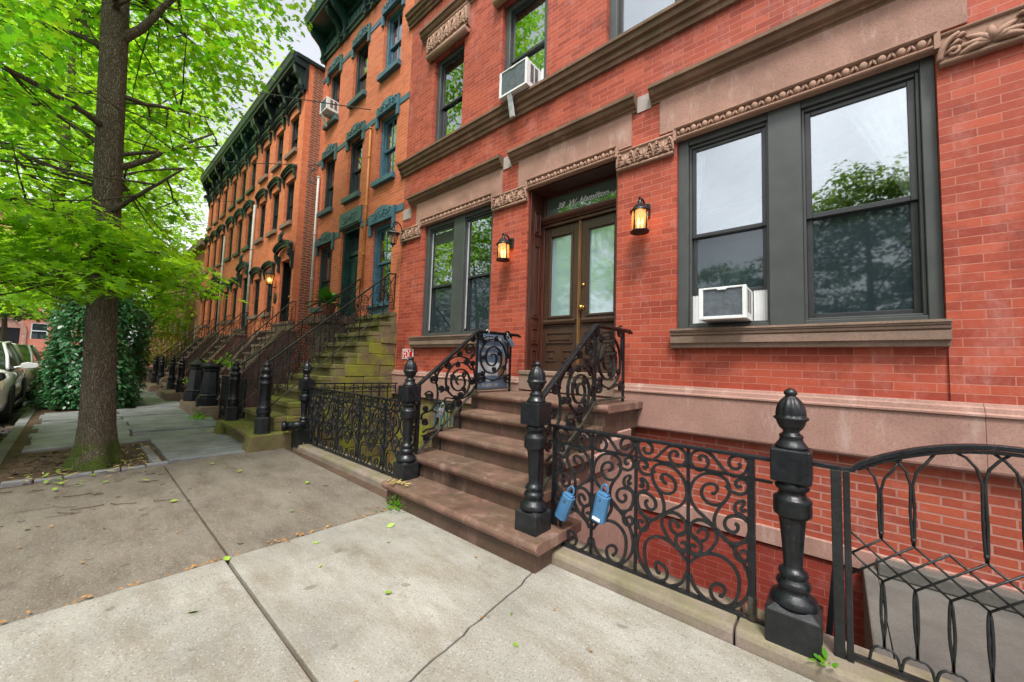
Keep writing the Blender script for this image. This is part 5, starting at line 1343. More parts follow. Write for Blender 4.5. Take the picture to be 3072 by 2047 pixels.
# ---------------------------------------------------------------- window air conditioners
def aircon(label, x0, x1, z0, z1, yf, yb, bracket=None):
    t = thing('air_conditioner', label, 'air conditioner', ((x0 + x1) / 2, yf, z0), 'window air conditioners')
    w = .032
    mb = MB()
    mb.box(x0, x0 + w * 1.15, yf, yf + .04, z0, z1); mb.box(x1 - w, x1, yf, yf + .04, z0, z1); mb.box(x0 + w * 1.15, x1 - w, yf, yf + .04, z1 - w * .55, z1); mb.box(x0 + w * 1.15, x1 - w, yf, yf + .04, z0, z0 + w * .9)
    mb.box(x0 + .004, x0 + .012, yf + .04, yb, z0 + .004, z1 - .004); mb.box(x1 - .012, x1 - .004, yf + .04, yb, z0 + .004, z1 - .004); mb.box(x0 + .012, x1 - .012, yf + .04, yb, z1 - .012, z1 - .004); mb.box(x0 + .012, x1 - .012, yf + .04, yb, z0 + .004, z0 + .012)
    mb.prism([((x0 + x1) / 2 - .035, z1 - .03), ((x0 + x1) / 2 + .035, z1 - .03), ((x0 + x1) / 2 + .045, z1 - .012), ((x0 + x1) / 2 - .045, z1 - .012)], 'y', yf - .004, yf + .02)
    mb.build('housing', M['white'], t, bevel=.005)
    mb = MB(); n = 22
    for k in range(n):
        z = z0 + w * .95 + (z1 - z0 - 1.6 * w) * k / n
        mb.box(x0 + w * 1.2, x1 - w * 1.05, yf + .012, yf + .022, z, z + (z1 - z0) / n * .55)
    mb.box(x0 + w * 1.16, x1 - w * 1.01, yf + .022, yf + .03, z0 + w * .92, z1 - w * .6)
    mb.build('grille', M['fin'], t)
    mb = MB()
    for c in range(2):
        for k in range(14):
            z = z0 + (z1 - z0) * (.22 + .05 * k); ya = yf + .09 + c * .10
            if ya + .07 < yb: mb.box(x1 - .0045, x1 - .002, ya, ya + .075, z, z + (z1 - z0) * .026)
    mb.build('vent_slots', M['car_trim'], t)
    if bracket:
        mb = MB(); bx = bracket
        mb.prism([(yf + .02, z0 - .03), (yf + .02, z0 + .01), (yb, z0 + .01), (yb, z0 - .012), (yf + .08, z0 - .03)], 'x', bx - .035, bx + .035)
        mb.prism([(yf + .005, z0 - .005), (yf + .045, z0 - .03), (3.885, z0 - .30), (3.855, z0 - .30)], 'x', bx - .04, bx + .04)
        mb.build('bracket', M['white_dirty'], t, bevel=.004)
    return t
aircon('white window air conditioner with grey fins in the big parlour window', -.965, -.582, 1.785, 2.078, 3.76, 4.14)
aircon('white air conditioner propped on a strut in the upper window of the near house', -3.66, -3.15, 5.172, 5.555, 3.77, 4.2, -3.47)
aircon('small white air conditioner in the top window of the trimmed brick house', -10.08, -9.68, 7.66, 7.98, 3.72, 4.2, -9.98)

# ---------------------------------------------------------------- signs and lockboxes
t = thing('for_sale_sign', 'slate blue and white property sign tied behind the left stoop railing', 'sign', (-3.235, 3.4, 1.0))
SG = Matrix.Translation((-3.247, 0, 0)) @ Matrix.Rotation(R(90), 4, 'Z') @ FACE_STREET
mb = MB(); mb.box(-3.268, -3.248, 3.135, 3.690, 1.015, 1.690); mb.build('board', M['sign_blue'], t)
mb = MB(); mb.box(-3.248, -3.2465, 3.137, 3.688, 1.175, 1.335); mb.build('white_band', M['sign_white'], t)
mb = MB(); mb.prism([(3.50, 1.176), (3.68, 1.176), (3.675, 1.26), (3.63, 1.30), (3.62, 1.42), (3.58, 1.46), (3.54, 1.42), (3.535, 1.31), (3.50, 1.27)], 'x', -3.2464, -3.2455); mb.build('portrait_patch', M['tan'], t)
def sign_line(s, y, z, size, mat='paper', bold=.0): text_mesh(s, size, M[mat], 'lettering', t, Matrix.Translation((-3.2450, y, z)) @ Matrix.Rotation(R(90), 4, 'Z') @ FACE_STREET, extrude=.0006, bold=bold)
sign_line('CONDO FOR SALE', 3.155, 1.605, .066, bold=.001); sign_line('HOWARD HANNA', 3.165, 1.510, .048); sign_line('RAND REALTY', 3.175, 1.425, .046, bold=.0008)
sign_line('Yakimchuk', 3.17, 1.205, .058, 'lock_dark'); sign_line('c  80', 3.25, 1.105, .052); sign_line('o 201.659.7101', 3.165, 1.040, .056)
for y in (3.24, 3.58): mb = MB(); mb.tube([(-3.25, y, 1.67), (-3.2, y, 1.735), (-3.16, y, 1.70), (-3.2, y, 1.672)], .004, 5); mb.build('cable_tie', M['paper'], t)
t = thing('fdc_sign', 'small red and white sign reading FDC on the brick at the corner', 'sign', (-5.97, 3.99, 1.45))
mb = MB(); mb.box(-6.135, -5.80, 3.985, 3.998, 1.362, 1.548); mb.build('border', M['paper'], t)
mb = MB(); mb.box(-6.122, -5.813, 3.983, 3.9855, 1.374, 1.536); mb.build('board', M['fdc_red'], t)
text_mesh('FDC', .205, M['paper'], 'lettering', t, Matrix.Translation((-6.108, 3.9825, 1.384)) @ FACE_STREET @ Matrix.Diagonal((.68, 1, 1, 1)), extrude=.0006, bold=.0)
def lockbox(label, x, y, z, w, h, mat, ang, d=.036, yaw=0.0, tagm=True, face='y', plate=None):
    t = thing('lockbox', label, 'lockbox', (x, y, z), 'lockboxes hung on the railings')
    Mx = Matrix.Translation((x, y, z)) @ Matrix.Rotation(yaw, 4, 'Z') @ Matrix.Rotation(ang, 4, 'Y')
    def put(mb, name, m, bev=0.0, par=t):
        mb.v = [tuple(Mx @ Vector(v)) for v in mb.v]; return mb.build(name, M[m], par, bevel=bev)
    mb = MB(); k = w * .5
    mb.prism([(-k, -d * .5), (-k * .55, -d), (k * .55, -d), (k, -d * .5), (k, d * .6), (-k, d * .6)], 'z', -h, -.028)
    mb.prism([(-k * .8, -d * .7), (k * .8, -d * .7), (k * .8, d * .5), (-k * .8, d * .5)], 'z', -.029, -.012)
    put(mb, 'body', mat, .004)
    mb = MB(); mb.tube(smooth_path([(-k * .45, 0, -.02), (-k * .5, 0, .015), (0, 0, .042), (k * .5, 0, .015), (k * .45, 0, -.02)], 5), .0065, 7); put(mb, 'shackle', mat if mat == 'lock_blue' else 'steel')
    if plate:
        mb = MB(); mb.box(-k * .6, k * .6, -d - .0015, -d + .0005, -h + .012, -h + .032); put(mb, 'label_strip', plate)
        mb = MB(); mb.ball((0, -d, -.055), .006, 8); put(mb, 'button', 'car_trim')
    else:
        mb = MB(); mb.box(-.010, .010, -d - .001, -d + .0005, -.075, -.050); put(mb, 'badge', 'lock_dark')
    return t
lockbox('blue lockbox hanging tilted at the left end of the scroll fence', -1.385, 2.262, .462, .085, .20, 'lock_blue', R(22))
lockbox('blue lockbox with a white label strip, second on the scroll fence', -1.135, 2.262, .530, .088, .20, 'lock_blue', R(12), plate='paper')
lockbox('grey steel lockbox on the lower left stoop railing', -3.17, 2.575, .845, .075, .115, 'steel', R(14), .022, R(60), plate='lock_dark')
lockbox('dark slate lockbox on the upper left stoop railing over the sign', -3.17, 3.60, 1.655, .06, .12, 'lock_dark', R(-30), .025, R(60))

# ---------------------------------------------------------------- pipes and wires
G_P = 'pipes on the facades'
def pipe(label, pts, r, mat, straps=()):
    t = thing('wall_pipe', label, 'pipe', pts[-1], G_P)
    mb = MB(); mb.tube(pts, r, 8); mb.build('pipe', M[mat], t)
    mb = MB()
    for z in straps: mb.lathe([(r + .008, z), (r + .010, z + .02), (r + .008, z + .04)], pts[-1][0], pts[-1][1], 8)
    if straps: mb.build('coupling', M[mat], t)
pipe('orange painted conduit on the trimmed house between blue and teal windows', [(-7.78, 3.955, 6.50), (-7.78, 3.955, 2.9)], .026, 'pipe_or', (3.6, 4.7, 5.8, 6.46))
pipe('pale service pipe in the corner beside the weathered side wall', [(-10.45, 3.94, 6.20), (-10.45, 3.94, 2.5)], .030, 'galv', (3.4, 4.6, 6.16))
pipe('white downpipe on the seam between the first and middle row houses', [(-14.42, 3.53, 6.3), (-14.42, 3.53, 2.2)], .035, 'galv', (3.6, 4.8))
pipe('thin downpipe on the seam before the last row house', [(-18.14, 3.53, 6.0), (-18.14, 3.53, 2.2)], .035, 'galv', (3.6, 4.8))
def wire(label, a, b_, sag, r=.011):
    p = []
    for i in range(25):
        t = i / 24; p.append((a[0] + (b_[0] - a[0]) * t, a[1] + (b_[1] - a[1]) * t, a[2] + (b_[2] - a[2]) * t - sag * 4 * t * (1 - t)))
    mb = MB(); mb.tube(p, r, 5)
    tag(mb.build('service_wire', M['cable'], None), label, 'wire', 'overhead service wires')
wire('upper black service wire looping in to the orange conduit', (-7.78, 3.93, 6.9), (-30, -7.5, 15.5), .5)
wire('lower black service wire running in to the corner pipe', (-10.45, 3.9, 6.5), (-30, -7.5, 10.5), .5)
wire('thin black wire reaching the middle row house', (-14.4, 3.4, 6.4), (-34, -7.5, 8.5), .4, .008)
mb = MB()
for k in range(3): mb.tube(smooth_path([(-10.5, 3.9, 6.5 - .05 * k), (-10.55, 3.75, 6.25), (-10.5, 3.72, 6.0 + .06 * k), (-10.42, 3.8, 5.95), (-10.45, 3.92, 6.2)], 5), .008, 5)
tag(mb.build('cable_loop', M['cable'], None), 'tangle of black cable at the head of the corner pipe', 'cable')
# potted plant at the top of the stoop
t = thing('potted_plant', 'broad glossy green plant in a clay pot beside the mossy stoop railing', 'potted plant', (-8.35, 3.55, 2.25))
mb = MB(); mb.lathe([(.10, 2.25), (.15, 2.47), (.16, 2.48), (.16, 2.51), (.13, 2.51)], -8.4, 3.55, 16); mb.build('pot', M['terracotta'], t)
mb = MB(); r = random.Random(2)
for k in range(34):
    a = r.uniform(0, 6.28); el = r.uniform(.1, 1.2); ln = r.uniform(.25, .5); n = 6; wd = r.uniform(.05, .085)
    base = Vector((-8.4, 3.55, 2.5)); dr = Vector((math.cos(a), math.sin(a), 0)); sd = Vector((-math.sin(a), math.cos(a), 0)); vs = []
    for i in range(n + 1):
        q = i / n; h = math.sin(el) * ln * q * 1.5 - .35 * q * q * ln * 1.4
        p = base + dr * (ln * q * math.cos(el * .6)) + Vector((0, 0, h)); w = wd * math.sin(math.pi * min(1, q * .95 + .05))
        vs += [tuple(p + sd * w + Vector((0, 0, .02))), tuple(p), tuple(p - sd * w + Vector((0, 0, .02)))]
    fs = []
    for i in range(n): fs += [(3 * i, 3 * i + 1, 3 * i + 4, 3 * i + 3), (3 * i + 1, 3 * i + 2, 3 * i + 5, 3 * i + 4)]
    mb.add(vs, fs, True)
mb.build('foliage', M['leaf_pot'], t)
# ---------------------------------------------------------------- parked cars
def loft_car(name, label, loc, paint, Lc=4.5, hgt=1.66, group='cars parked along the kerb', dark_only=False):
    """small sport utility; nose towards +x, built round the origin, wheels on z=0"""
    t = thing(name, label, 'car', (0, 0, 0), group)
    W2 = .91
    st = [  # x, half width, sill z, belt z, bonnet/top z
        (2.22, .62, .34, .62, .70), (2.15, .78, .26, .70, .82), (1.95, .86, .22, .80, .93), (1.5, W2, .22, .90, 1.02), (.95, W2, .22, .96, 1.06), (.3, W2, .22, .99, 1.07),
        (-.6, W2, .22, 1.01, 1.07), (-1.4, W2, .22, 1.04, 1.09), (-1.95, .88, .25, 1.04, 1.10), (-2.18, .80, .32, .98, 1.06), (-2.24, .70, .40, .80, .9)]
    def ring(x, w, s, b, tp):
        h = b - s
        half = [(.0, s - .02), (w * .80, s - .02), (w * .96, s + .06), (w * 1.0, s + h * .35), (w * .985, s + h * .62), (w * 1.0, s + h * .80), (w * .965, b), (w * .80, tp - .01), (w * .4, tp + .012), (.0, tp + .018)]
        return [(x, -y, z) for y, z in half] + [(x, y, z) for y, z in half[1:-1][::-1]]
    rows = [ring(*q) for q in st]; n = len(rows[0])
    vs = [p for r_ in rows for p in r_]; fs = []
    for i in range(len(rows) - 1):
        for k in range(n): fs.append((i * n + k, i * n + (k + 1) % n, (i + 1) * n + (k + 1) % n, (i + 1) * n + k))
    fs += [tuple(range(n))[::-1], tuple((len(rows) - 1) * n + k for k in range(n))]
    mb = MB(); mb.add(vs, fs, True); body = mb.build('body', M[paint], t)
    # cabin: pillars and roof in paint, glass between
    base = [(1.02, .80, 1.05), (-1.98, .78, 1.08)]; roof = [(.18, .64, hgt - .06), (-1.50, .62, hgt - .05)]
    mb = MB()
    rz = hgt
    rv = []
    for i in range(7):
        f = i / 6; x = .24 - 1.90 * f; zz = rz - .05 - .05 * (2 * f - .8) ** 2; w = .655 - .02 * f
        for y in (-w, -w * .93, -w * .5, 0, w * .5, w * .93, w): rv.append((x, y, zz - (.045 if abs(y) > w * .95 else 0) + .012 * (1 - abs(y) / w)))
    mb.add(rv, [(i * 7 + k, i * 7 + k + 1, (i + 1) * 7 + k + 1, (i + 1) * 7 + k) for i in range(6) for k in range(6)], True)
    for s in (-1, 1):
        for (a, b_, r_) in (((1.05, .80, 1.05), (.22, .655, rz - .10), .028), ((-.42, .87, 1.03), (-.55, .665, rz - .09), .022), ((-1.55, .86, 1.06), (-1.52, .65, rz - .11), .04), ((-2.02, .80, 1.06), (-1.66, .64, rz - .10), .06)):
            mb.tube([(a[0], s * a[1], a[2]), ((a[0] + b_[0]) / 2, s * (a[1] + b_[1]) / 2 + s * .02, (a[2] + b_[2]) / 2), (b_[0], s * b_[1], b_[2])], r_, 6)
        mb.tube([(.22, s * .655, rz - .10), (-.6, s * .67, rz - .06), (-1.66, s * .64, rz - .10)], .03, 6)
    mb.build('roof', M[paint], t)
    for s in (-1, 1): mb = MB(); mb.add([(.98, s * .84, 1.04), (-.44, s * .875, 1.03), (-.55, s * .665, rz - .09), (.24, s * .65, rz - .10)], [(0, 1, 2, 3)]); mb.build('side_window', M['car_glass'], t); mb = MB(); mb.add([(-.44, s * .875, 1.03), (-1.9, s * .84, 1.06), (-1.62, s * .645, rz - .10), (-.55, s * .665, rz - .09)], [(0, 1, 2, 3)]); mb.build('side_window', M['car_glass'], t)
    mb = MB(); mb.add([(1.04, -.80, 1.06), (1.10, 0, 1.075), (1.04, .80, 1.06), (.20, .64, rz - .08), (.27, 0, rz - .055), (.20, -.64, rz - .08)], [(0, 1, 4, 5), (1, 2, 3, 4)], True); mb.build('windscreen', M['car_glass'], t)
    mb = MB(); mb.add([(-2.04, -.78, 1.07), (-2.04, .78, 1.07), (-1.64, .63, rz - .09), (-1.64, -.63, rz - .09)], [(0, 1, 2, 3)]); mb.build('rear_window', M['car_glass'], t)
    for wx in (1.38, -1.32):
        for s in (-1, 1):
            mb = MB(); c = s * .80
            mb.lathe([(.20, -.115), (.30, -.115), (.335, -.085), (.345, -.03), (.345, .03), (.335, .085), (.30, .115), (.20, .115)], 0, 0, 26)
            mb.v = [(wx + v[0], c + v[2], .345 + v[1]) for v in mb.v]; w = mb.build('wheel', M['tyre'], t)
            mb = MB(); mb.lathe([(.03, .06), (.05, .085), (.06, .06)], 0, 0, 12); mb.lathe([(.20, .02), (.225, .105), (.235, .112), (.240, .100)], 0, 0, 26)
            for k in range(5):
                a = k * 2 * math.pi / 5
                for da in (-.10, .10): mb.tube([(.05 * math.cos(a), .05 * math.sin(a), .08), (.22 * math.cos(a + da), .22 * math.sin(a + da), .095)], .018, 5)
            mb.v = [(wx + v[0], c + s * v[2], .345 + v[1]) for v in mb.v]; mb.build('rim', M['rim'], w)
            mb = MB(); ar = [(wx + .41 * math.cos(q), s * (W2 + .002), .345 + .41 * math.sin(q)) for q in np.linspace(-.2, math.pi + .2, 14)]
            mb.tube(ar, .016, 5)
            mb.prism([(wx + .37 * math.cos(q), .345 + .37 * math.sin(q)) for q in np.linspace(-.35, math.pi + .35, 16)], 'y', s * (W2 - .09), s * (W2 + .004)); mb.build('wheel_arch', M['car_trim'], t)
        pass
    for s in (-1, 1):
        mb = MB(); mb.tube([(.86, s * .86, 1.06), (.84, s * .96, 1.09)], .03, 6)

        mb.prism([(s * (.93 + u2), 1.04 + v2) for u2, v2 in ((0, .03), (.06, .0), (.22, .02), (.26, .06), (.24, .12), (.10, .145), (.02, .12))], 'x', .74, .88)
        mb.build('mirror', M[paint if not dark_only else 'car_trim'], t, bevel=.03)
        mb = MB(); mb.prism([(2.06, .70), (2.22, .66), (2.20, .76), (1.98, .86), (1.80, .88)], 'y', s * .58, s * .835); mb.build('headlight', M['lamp_clear'], t, bevel=.01)
        mb = MB(); mb.prism([(-2.23, .86), (-2.05, .90), (-1.98, 1.04), (-2.16, 1.02)], 'y', s * .60, s * .85); mb.build('tail_light', M['lamp_red'], t, bevel=.01)
        mb = MB(); mb.tube([(-.15, s * .925, .92), (-.40, s * .925, .925)], .014, 5); mb.tube([(-1.05, s * .925, .94), (-1.30, s * .925, .945)], .014, 5); mb.build('door_handle', M[paint], t)
        mb = MB(); mb.box(.95, -.95, s * .905, s * .93, .24, .32); mb.build('side_skirt', M['car_trim'], t)
        mb = MB()
        for xx in (.92, -.42, -1.15): mb.box(xx - .004, xx + .004, s * .9105, s * .914, .34, .98)
        mb.build('door_seam', M['car_trim'], t)
    mb = MB(); mb.box(2.10, 2.235, -.55, .55, .36, .60); mb.build('front_grille', M['car_trim'], t, bevel=.02)
    t.location = loc
    return t
loft_car('parked_car', 'white sport utility car parked by the kerb beyond the oak', (-13.75, -1.66, -.135), 'car_white')
loft_car('parked_car', 'black car at the left picture edge, only its mirror and flank showing', (-8.30, -1.70, -.135), 'car_black', dark_only=True)
loft_car('parked_car', 'silver car parked behind the white one, partly hidden by the shrub', (-19.2, -1.60, -.135), 'car_silver')

# ---------------------------------------------------------------- leaves and trees
def lobed(nl=3):
    """pin-oak leaf outline, tip at +y, length 1"""
    half = [(.0, .0), (.035, .06), (.05, .14), (.24, .18), (.10, .27), (.11, .34), (.42, .47), (.34, .50), (.12, .52), (.11, .60), (.30, .76), (.22, .77), (.075, .76), (.05, .86), (.0, 1.0)]
    return half + [(-a, b_) for a, b_ in half[1:-1][::-1]]
LEAF_A = lobed()
LEAF_B = [(0, 0), (.08, .16), (.34, .22), (.13, .36), (.44, .56), (.14, .60), (.22, .82), (.0, 1.0), (-.22, .82), (-.14, .60), (-.44, .56), (-.13, .36), (-.34, .22), (-.08, .16)]
LEAF_C = [(0, 0), (.22, .25), (.30, .55), (.16, .85), (0, 1), (-.16, .85), (-.30, .55), (-.22, .25)]
def leaf_mesh(name, mat, parent, P, D, U, S, outline, droop=.18, curl=.12):
    """P positions, D tip directions, U upward normals (n,3), S lengths: one mesh of many separate leaves"""
    n = len(P); m = len(outline); o = np.array(outline)
    D = D / np.linalg.norm(D, axis=1, keepdims=True)
    X = np.cross(D, U); X /= np.maximum(np.linalg.norm(X, axis=1, keepdims=True), 1e-6); Nn = np.cross(X, D)
    u = o[:, 0][None, :, None]; v = o[:, 1][None, :, None]
    V = P[:, None, :] + S[:, None, None] * (X[:, None, :] * u + D[:, None, :] * v + Nn[:, None, :] * (-droop * v * v + curl * np.abs(u)))
    V = V.reshape(-1, 3)
    me = bpy.data.meshes.new(name)
    me.vertices.add(n * m); me.vertices.foreach_set('co', V.astype(np.float32).ravel())
    me.loops.add(n * m); me.loops.foreach_set('vertex_index', np.arange(n * m, dtype=np.int32))
    me.polygons.add(n); me.polygons.foreach_set('loop_start', np.arange(0, n * m, m, dtype=np.int32)); me.polygons.foreach_set('loop_total', np.full(n, m, dtype=np.int32))
    me.materials.append(mat); me.update(calc_edges=True); me.validate()
    ob = bpy.data.objects.new(name, me); col.objects.link(ob)
    if parent is not None: attach(ob, parent)
    return ob
def sprays(centers, rng, per, rad, size, thick=.07, flat=.35, tilt=.35):
    """flat layered sprays of leaves round each centre; returns arrays"""
    P = []; D = []; U = []; S = []
    for c in centers:
        k = max(4, int(per * rng.uniform(.6, 1.4)))
        r_ = rad * rng.uniform(.6, 1.25)
        ax = rng.uniform(0, 2 * np.pi); el = rng.uniform(1.0, 1.9)
        q = np.sqrt(rng.uniform(0, 1, k)); w = rng.uniform(0, 2 * np.pi, k)
        dx = q * np.cos(w) * r_ * el; dy = q * np.sin(w) * r_ / el
        x = dx * np.cos(ax) - dy * np.sin(ax); y = dx * np.sin(ax) + dy * np.cos(ax)
        sl = rng.normal(0, .16, 2)
        z = x * sl[0] + y * sl[1] + rng.normal(0, thick, k) - .10 * (q * r_) ** 2
        P.append(np.array(c) + np.stack([x, y, z], 1))
        dirs = np.stack([x, y, np.full(k, 0.)], 1) / max(r_, .01) + rng.normal(0, .55, (k, 3)) * [1, 1, .35]
        dirs[:, 2] -= .18
        D.append(dirs); U.append(np.array([0, 0, 1.0]) + rng.normal(0, tilt, (k, 3)) * [1, 1, .3]); S.append(size * rng.uniform(.65, 1.25, k))
    return np.concatenate(P), np.concatenate(D), np.concatenate(U), np.concatenate(S)

def limb(mb, p0, p1, r0, r1, rng, wob=.12, n=9, seg=7):
    p0 = np.array(p0, float); p1 = np.array(p1, float); ln = np.linalg.norm(p1 - p0); pts = []
    off = np.zeros(3)
    for i in range(n + 1):
        t = i / n
        if 0 < i < n: off = off * .6 + rng.normal(0, wob * ln * .10, 3)
        pts.append(p0 + (p1 - p0) * t + off * math.sin(math.pi * min(1, t * 1.2 + .1)))
    mb.tube([tuple(p) for p in pts], [r0 + (r1 - r0) * (i / n) ** .8 for i in range(n + 1)], seg)
    return pts

OAK = (-6.65, .25)
LEAN = np.array([-.757, -.653, 0]) * .058
oak = thing('oak_tree', 'big pin oak with mossy foot growing from the pavement pit, its lobed leaves hanging low', 'tree', (OAK[0], OAK[1], 0))
mb = MB(); prof = [(0.0, .255), (.04, .228), (.12, .195), (.25, .172), (.45, .155), (.75, .146), (1.2, .139), (1.8, .134), (2.6, .131), (3.4, .128), (4.4, .126), (5.5, .122), (7.0, .11), (8.5, .09), (10.0, .06), (11.5, .03)]
n = 44; vs = []
rb = random.Random(4); ph = [rb.uniform(0, 6.28) for _ in range(6)]
fine_z = []
for i in range(len(prof) - 1):
    (z0, r0), (z1, r1) = prof[i], prof[i + 1]; k = max(1, int((z1 - z0) / .12))
    fine_z += [(z0 + (z1 - z0) * j / k, r0 + (r1 - r0) * j / k) for j in range(k)]
fine_z.append(prof[-1])
for z, r_ in fine_z:
    cx = OAK[0] + LEAN[0] * z; cy = OAK[1] + LEAN[1] * z
    for k in range(n):
        w = 2 * math.pi * k / n
        f = 1 + .16 * math.exp(-z / .28) * (math.sin(3 * w + ph[0]) + .6 * math.sin(5 * w + ph[1])) + .028 * math.sin(4 * w + ph[2] + z * .8) + .018 * math.sin(9 * w + ph[3] + z * 2.1) + .012 * math.sin(17 * w + z * 1.3)
        f += .05 * math.exp(-((z - 2.05) / .10) ** 2) * max(0, math.cos(w - 3.6)) + .05 * math.exp(-((z - 4.25) / .12) ** 2) * max(0, math.cos(w - .3))
        vs.append((cx + r_ * f * math.cos(w), cy + r_ * f * math.sin(w), z - .05 if z < .01 else z))
fs = [(i * n + k, i * n + (k + 1) % n, (i + 1) * n + (k + 1) % n, (i + 1) * n + k) for i in range(len(fine_z) - 1) for k in range(n)]
mb.add(vs, fs, True); mb.build('trunk', M['bark'], oak)
rng = np.random.default_rng(12)
def ax(z): return np.array([OAK[0] + LEAN[0] * z, OAK[1] + LEAN[1] * z, z])
CR = np.array([.757, .652, 0]); FW = np.array([-.652, .757, 0])       # horizontal unit vectors across and along the street view
def oak_ok(p):
    """the crown is clipped back from the house fronts"""
    x, y, z = p
    a = OAK[0] + LEAN[0] * z
    if z > 2.95 and x > a - .05 and abs(y - OAK[1] - LEAN[1] * z) < .33 + max(0, x - a) * .04: return False   # limbed up on the open side
    if x < -10.2: return y < 1.6
    return y < min(2.5, .95 + max(0, z - 4.2) * .43) * min(1, abs(x) / 7)
br = MB(); tips = []
specs = []
for i in range(15):
    z0 = 3.0 + i * .52; a = i * 2.4 + .5
    specs.append((z0, a, rng.uniform(2.2, 3.6) * (1 - .25 * max(0, (z0 - 7) / 4)), rng.uniform(.15, .75)))
for z0, a, ln, up in specs:
    d = np.array([math.cos(a), math.sin(a), 0]); p0 = ax(z0)
    if d[1] > .1: ln *= .45
    p1 = p0 + d * ln + np.array([0, 0, up * ln * .6])
    for _ in range(8):
        if p1[1] < 2.3 and oak_ok(p1): break
        p1 = p0 + (p1 - p0) * .82
    pts = limb(br, p0, p1, .038, .010, rng)
    for k in range(3, len(pts)):
        for _ in range(3):
            q = pts[k] + rng.normal(0, 1, 3) * [.75, .75, .35]
            if not oak_ok(q): continue
            limb(br, pts[k], q, .014, .004, rng, .2, 4, 4); tips.append(q)
# a few specific boughs that show in the picture: two heavy ones up to the right, several to the left
for p0z, dr, fw, dz, r_ in ((3.55, 1.35, .5, .75, .075), (3.75, 1.1, .9, .55, .05), (5.2, 1.6, .3, 1.5, .10), (3.85, -2.6, .6, 1.4, .055), (3.35, -2.4, .2, .9, .045), (4.9, -1.7, .8, 1.9, .08), (2.95, -1.9, -.3, .35, .05), (2.6, -1.2, .5, .25, .03), (2.2, -1.1, .2, .0, .025), (2.05, -1.2, -.4, .05, .022)):
    p0 = ax(p0z); p1 = p0 + (CR * dr + FW * fw) * (.72 if dr > 0 else 1) + np.array([0, 0, dz]); pts = limb(br, p0, p1, r_ * .62, .010, rng)
    for k in range(4, len(pts)):
        for _ in range(2):
            q = pts[k] + rng.normal(0, 1, 3) * [.5, .5, .25]
            if not oak_ok(q): continue
            limb(br, pts[k], q, .012, .004, rng, .2, 4, 4); tips.append(q)
# low boughs hanging in front of the trunk
low = []
for p0z, dr, fw, dz in ((2.55, 1.05, -.35, -.10), (2.35, .95, .35, -.22), (2.65, .45, -.9, .05), (2.6, -.7, -.9, .05), (2.45, -1.5, -.3, -.05), (2.3, -1.6, .8, -.15), (2.75, -1.0, .9, .2), (2.25, .55, -.65, -.15), (2.1, -.5, -.8, .10)):
    p0 = ax(p0z); p1 = p0 + CR * dr + FW * fw + np.array([0, 0, dz]); pts = limb(br, p0, p1, .022, .006, rng, .1)
    for k in range(2, len(pts)):
        for _ in range(2):
            q = pts[k] + rng.normal(0, 1, 3) * [.22, .22, .10]; limb(br, pts[k], q, .006, .003, rng, .2, 3, 4); low.append(q)
br.build('branch', M['bark'], oak)
cen = [p for p in tips if oak_ok(p) and p[2] > 2.7]
# fill of the crown with further sprays in its volume
for _ in range(1600):
    z = rng.uniform(3.6, 11.5); R_ = (3.7 if z < 8 else 3.7 * (1 - (z - 8) / 5.0)) * (.55 + .45 * min(1, (z - 2.2) / 1.8)); a = rng.uniform(0, 6.283); q = R_ * rng.uniform(.05, 1) ** .6
    p = ax(z) + np.array([q * math.cos(a), q * math.sin(a), 0])
    if oak_ok(p): cen.append(p)
P, D, U, S = sprays(cen, rng, 20, .42, .115)
keep = np.array([oak_ok(p - np.array([0, .06, 0])) for p in P]); P, D, U, S = P[keep], D[keep], U[keep], S[keep]
# keep the air round the viewer clear, as the pruned street tree does
dd = np.linalg.norm(P - np.array([0, 0, 1.31]), axis=1); k2 = dd > 2.6; P, D, U, S = P[k2], D[k2], U[k2], S[k2]
half = rng.uniform(0, 1, len(P)) < .5
leaf_mesh('foliage', M['leaf_oak'], oak, P[half], D[half], U[half], S[half], LEAF_B)
leaf_mesh('foliage', M['leaf_oak2'], oak, P[~half], D[~half], U[~half], S[~half], LEAF_B)
P, D, U, S = sprays(low, rng, 17, .27, .150, .05, tilt=.25)
leaf_mesh('low_foliage', M['leaf_oak2'], oak, P, D, U, S, LEAF_A, .25, .10)

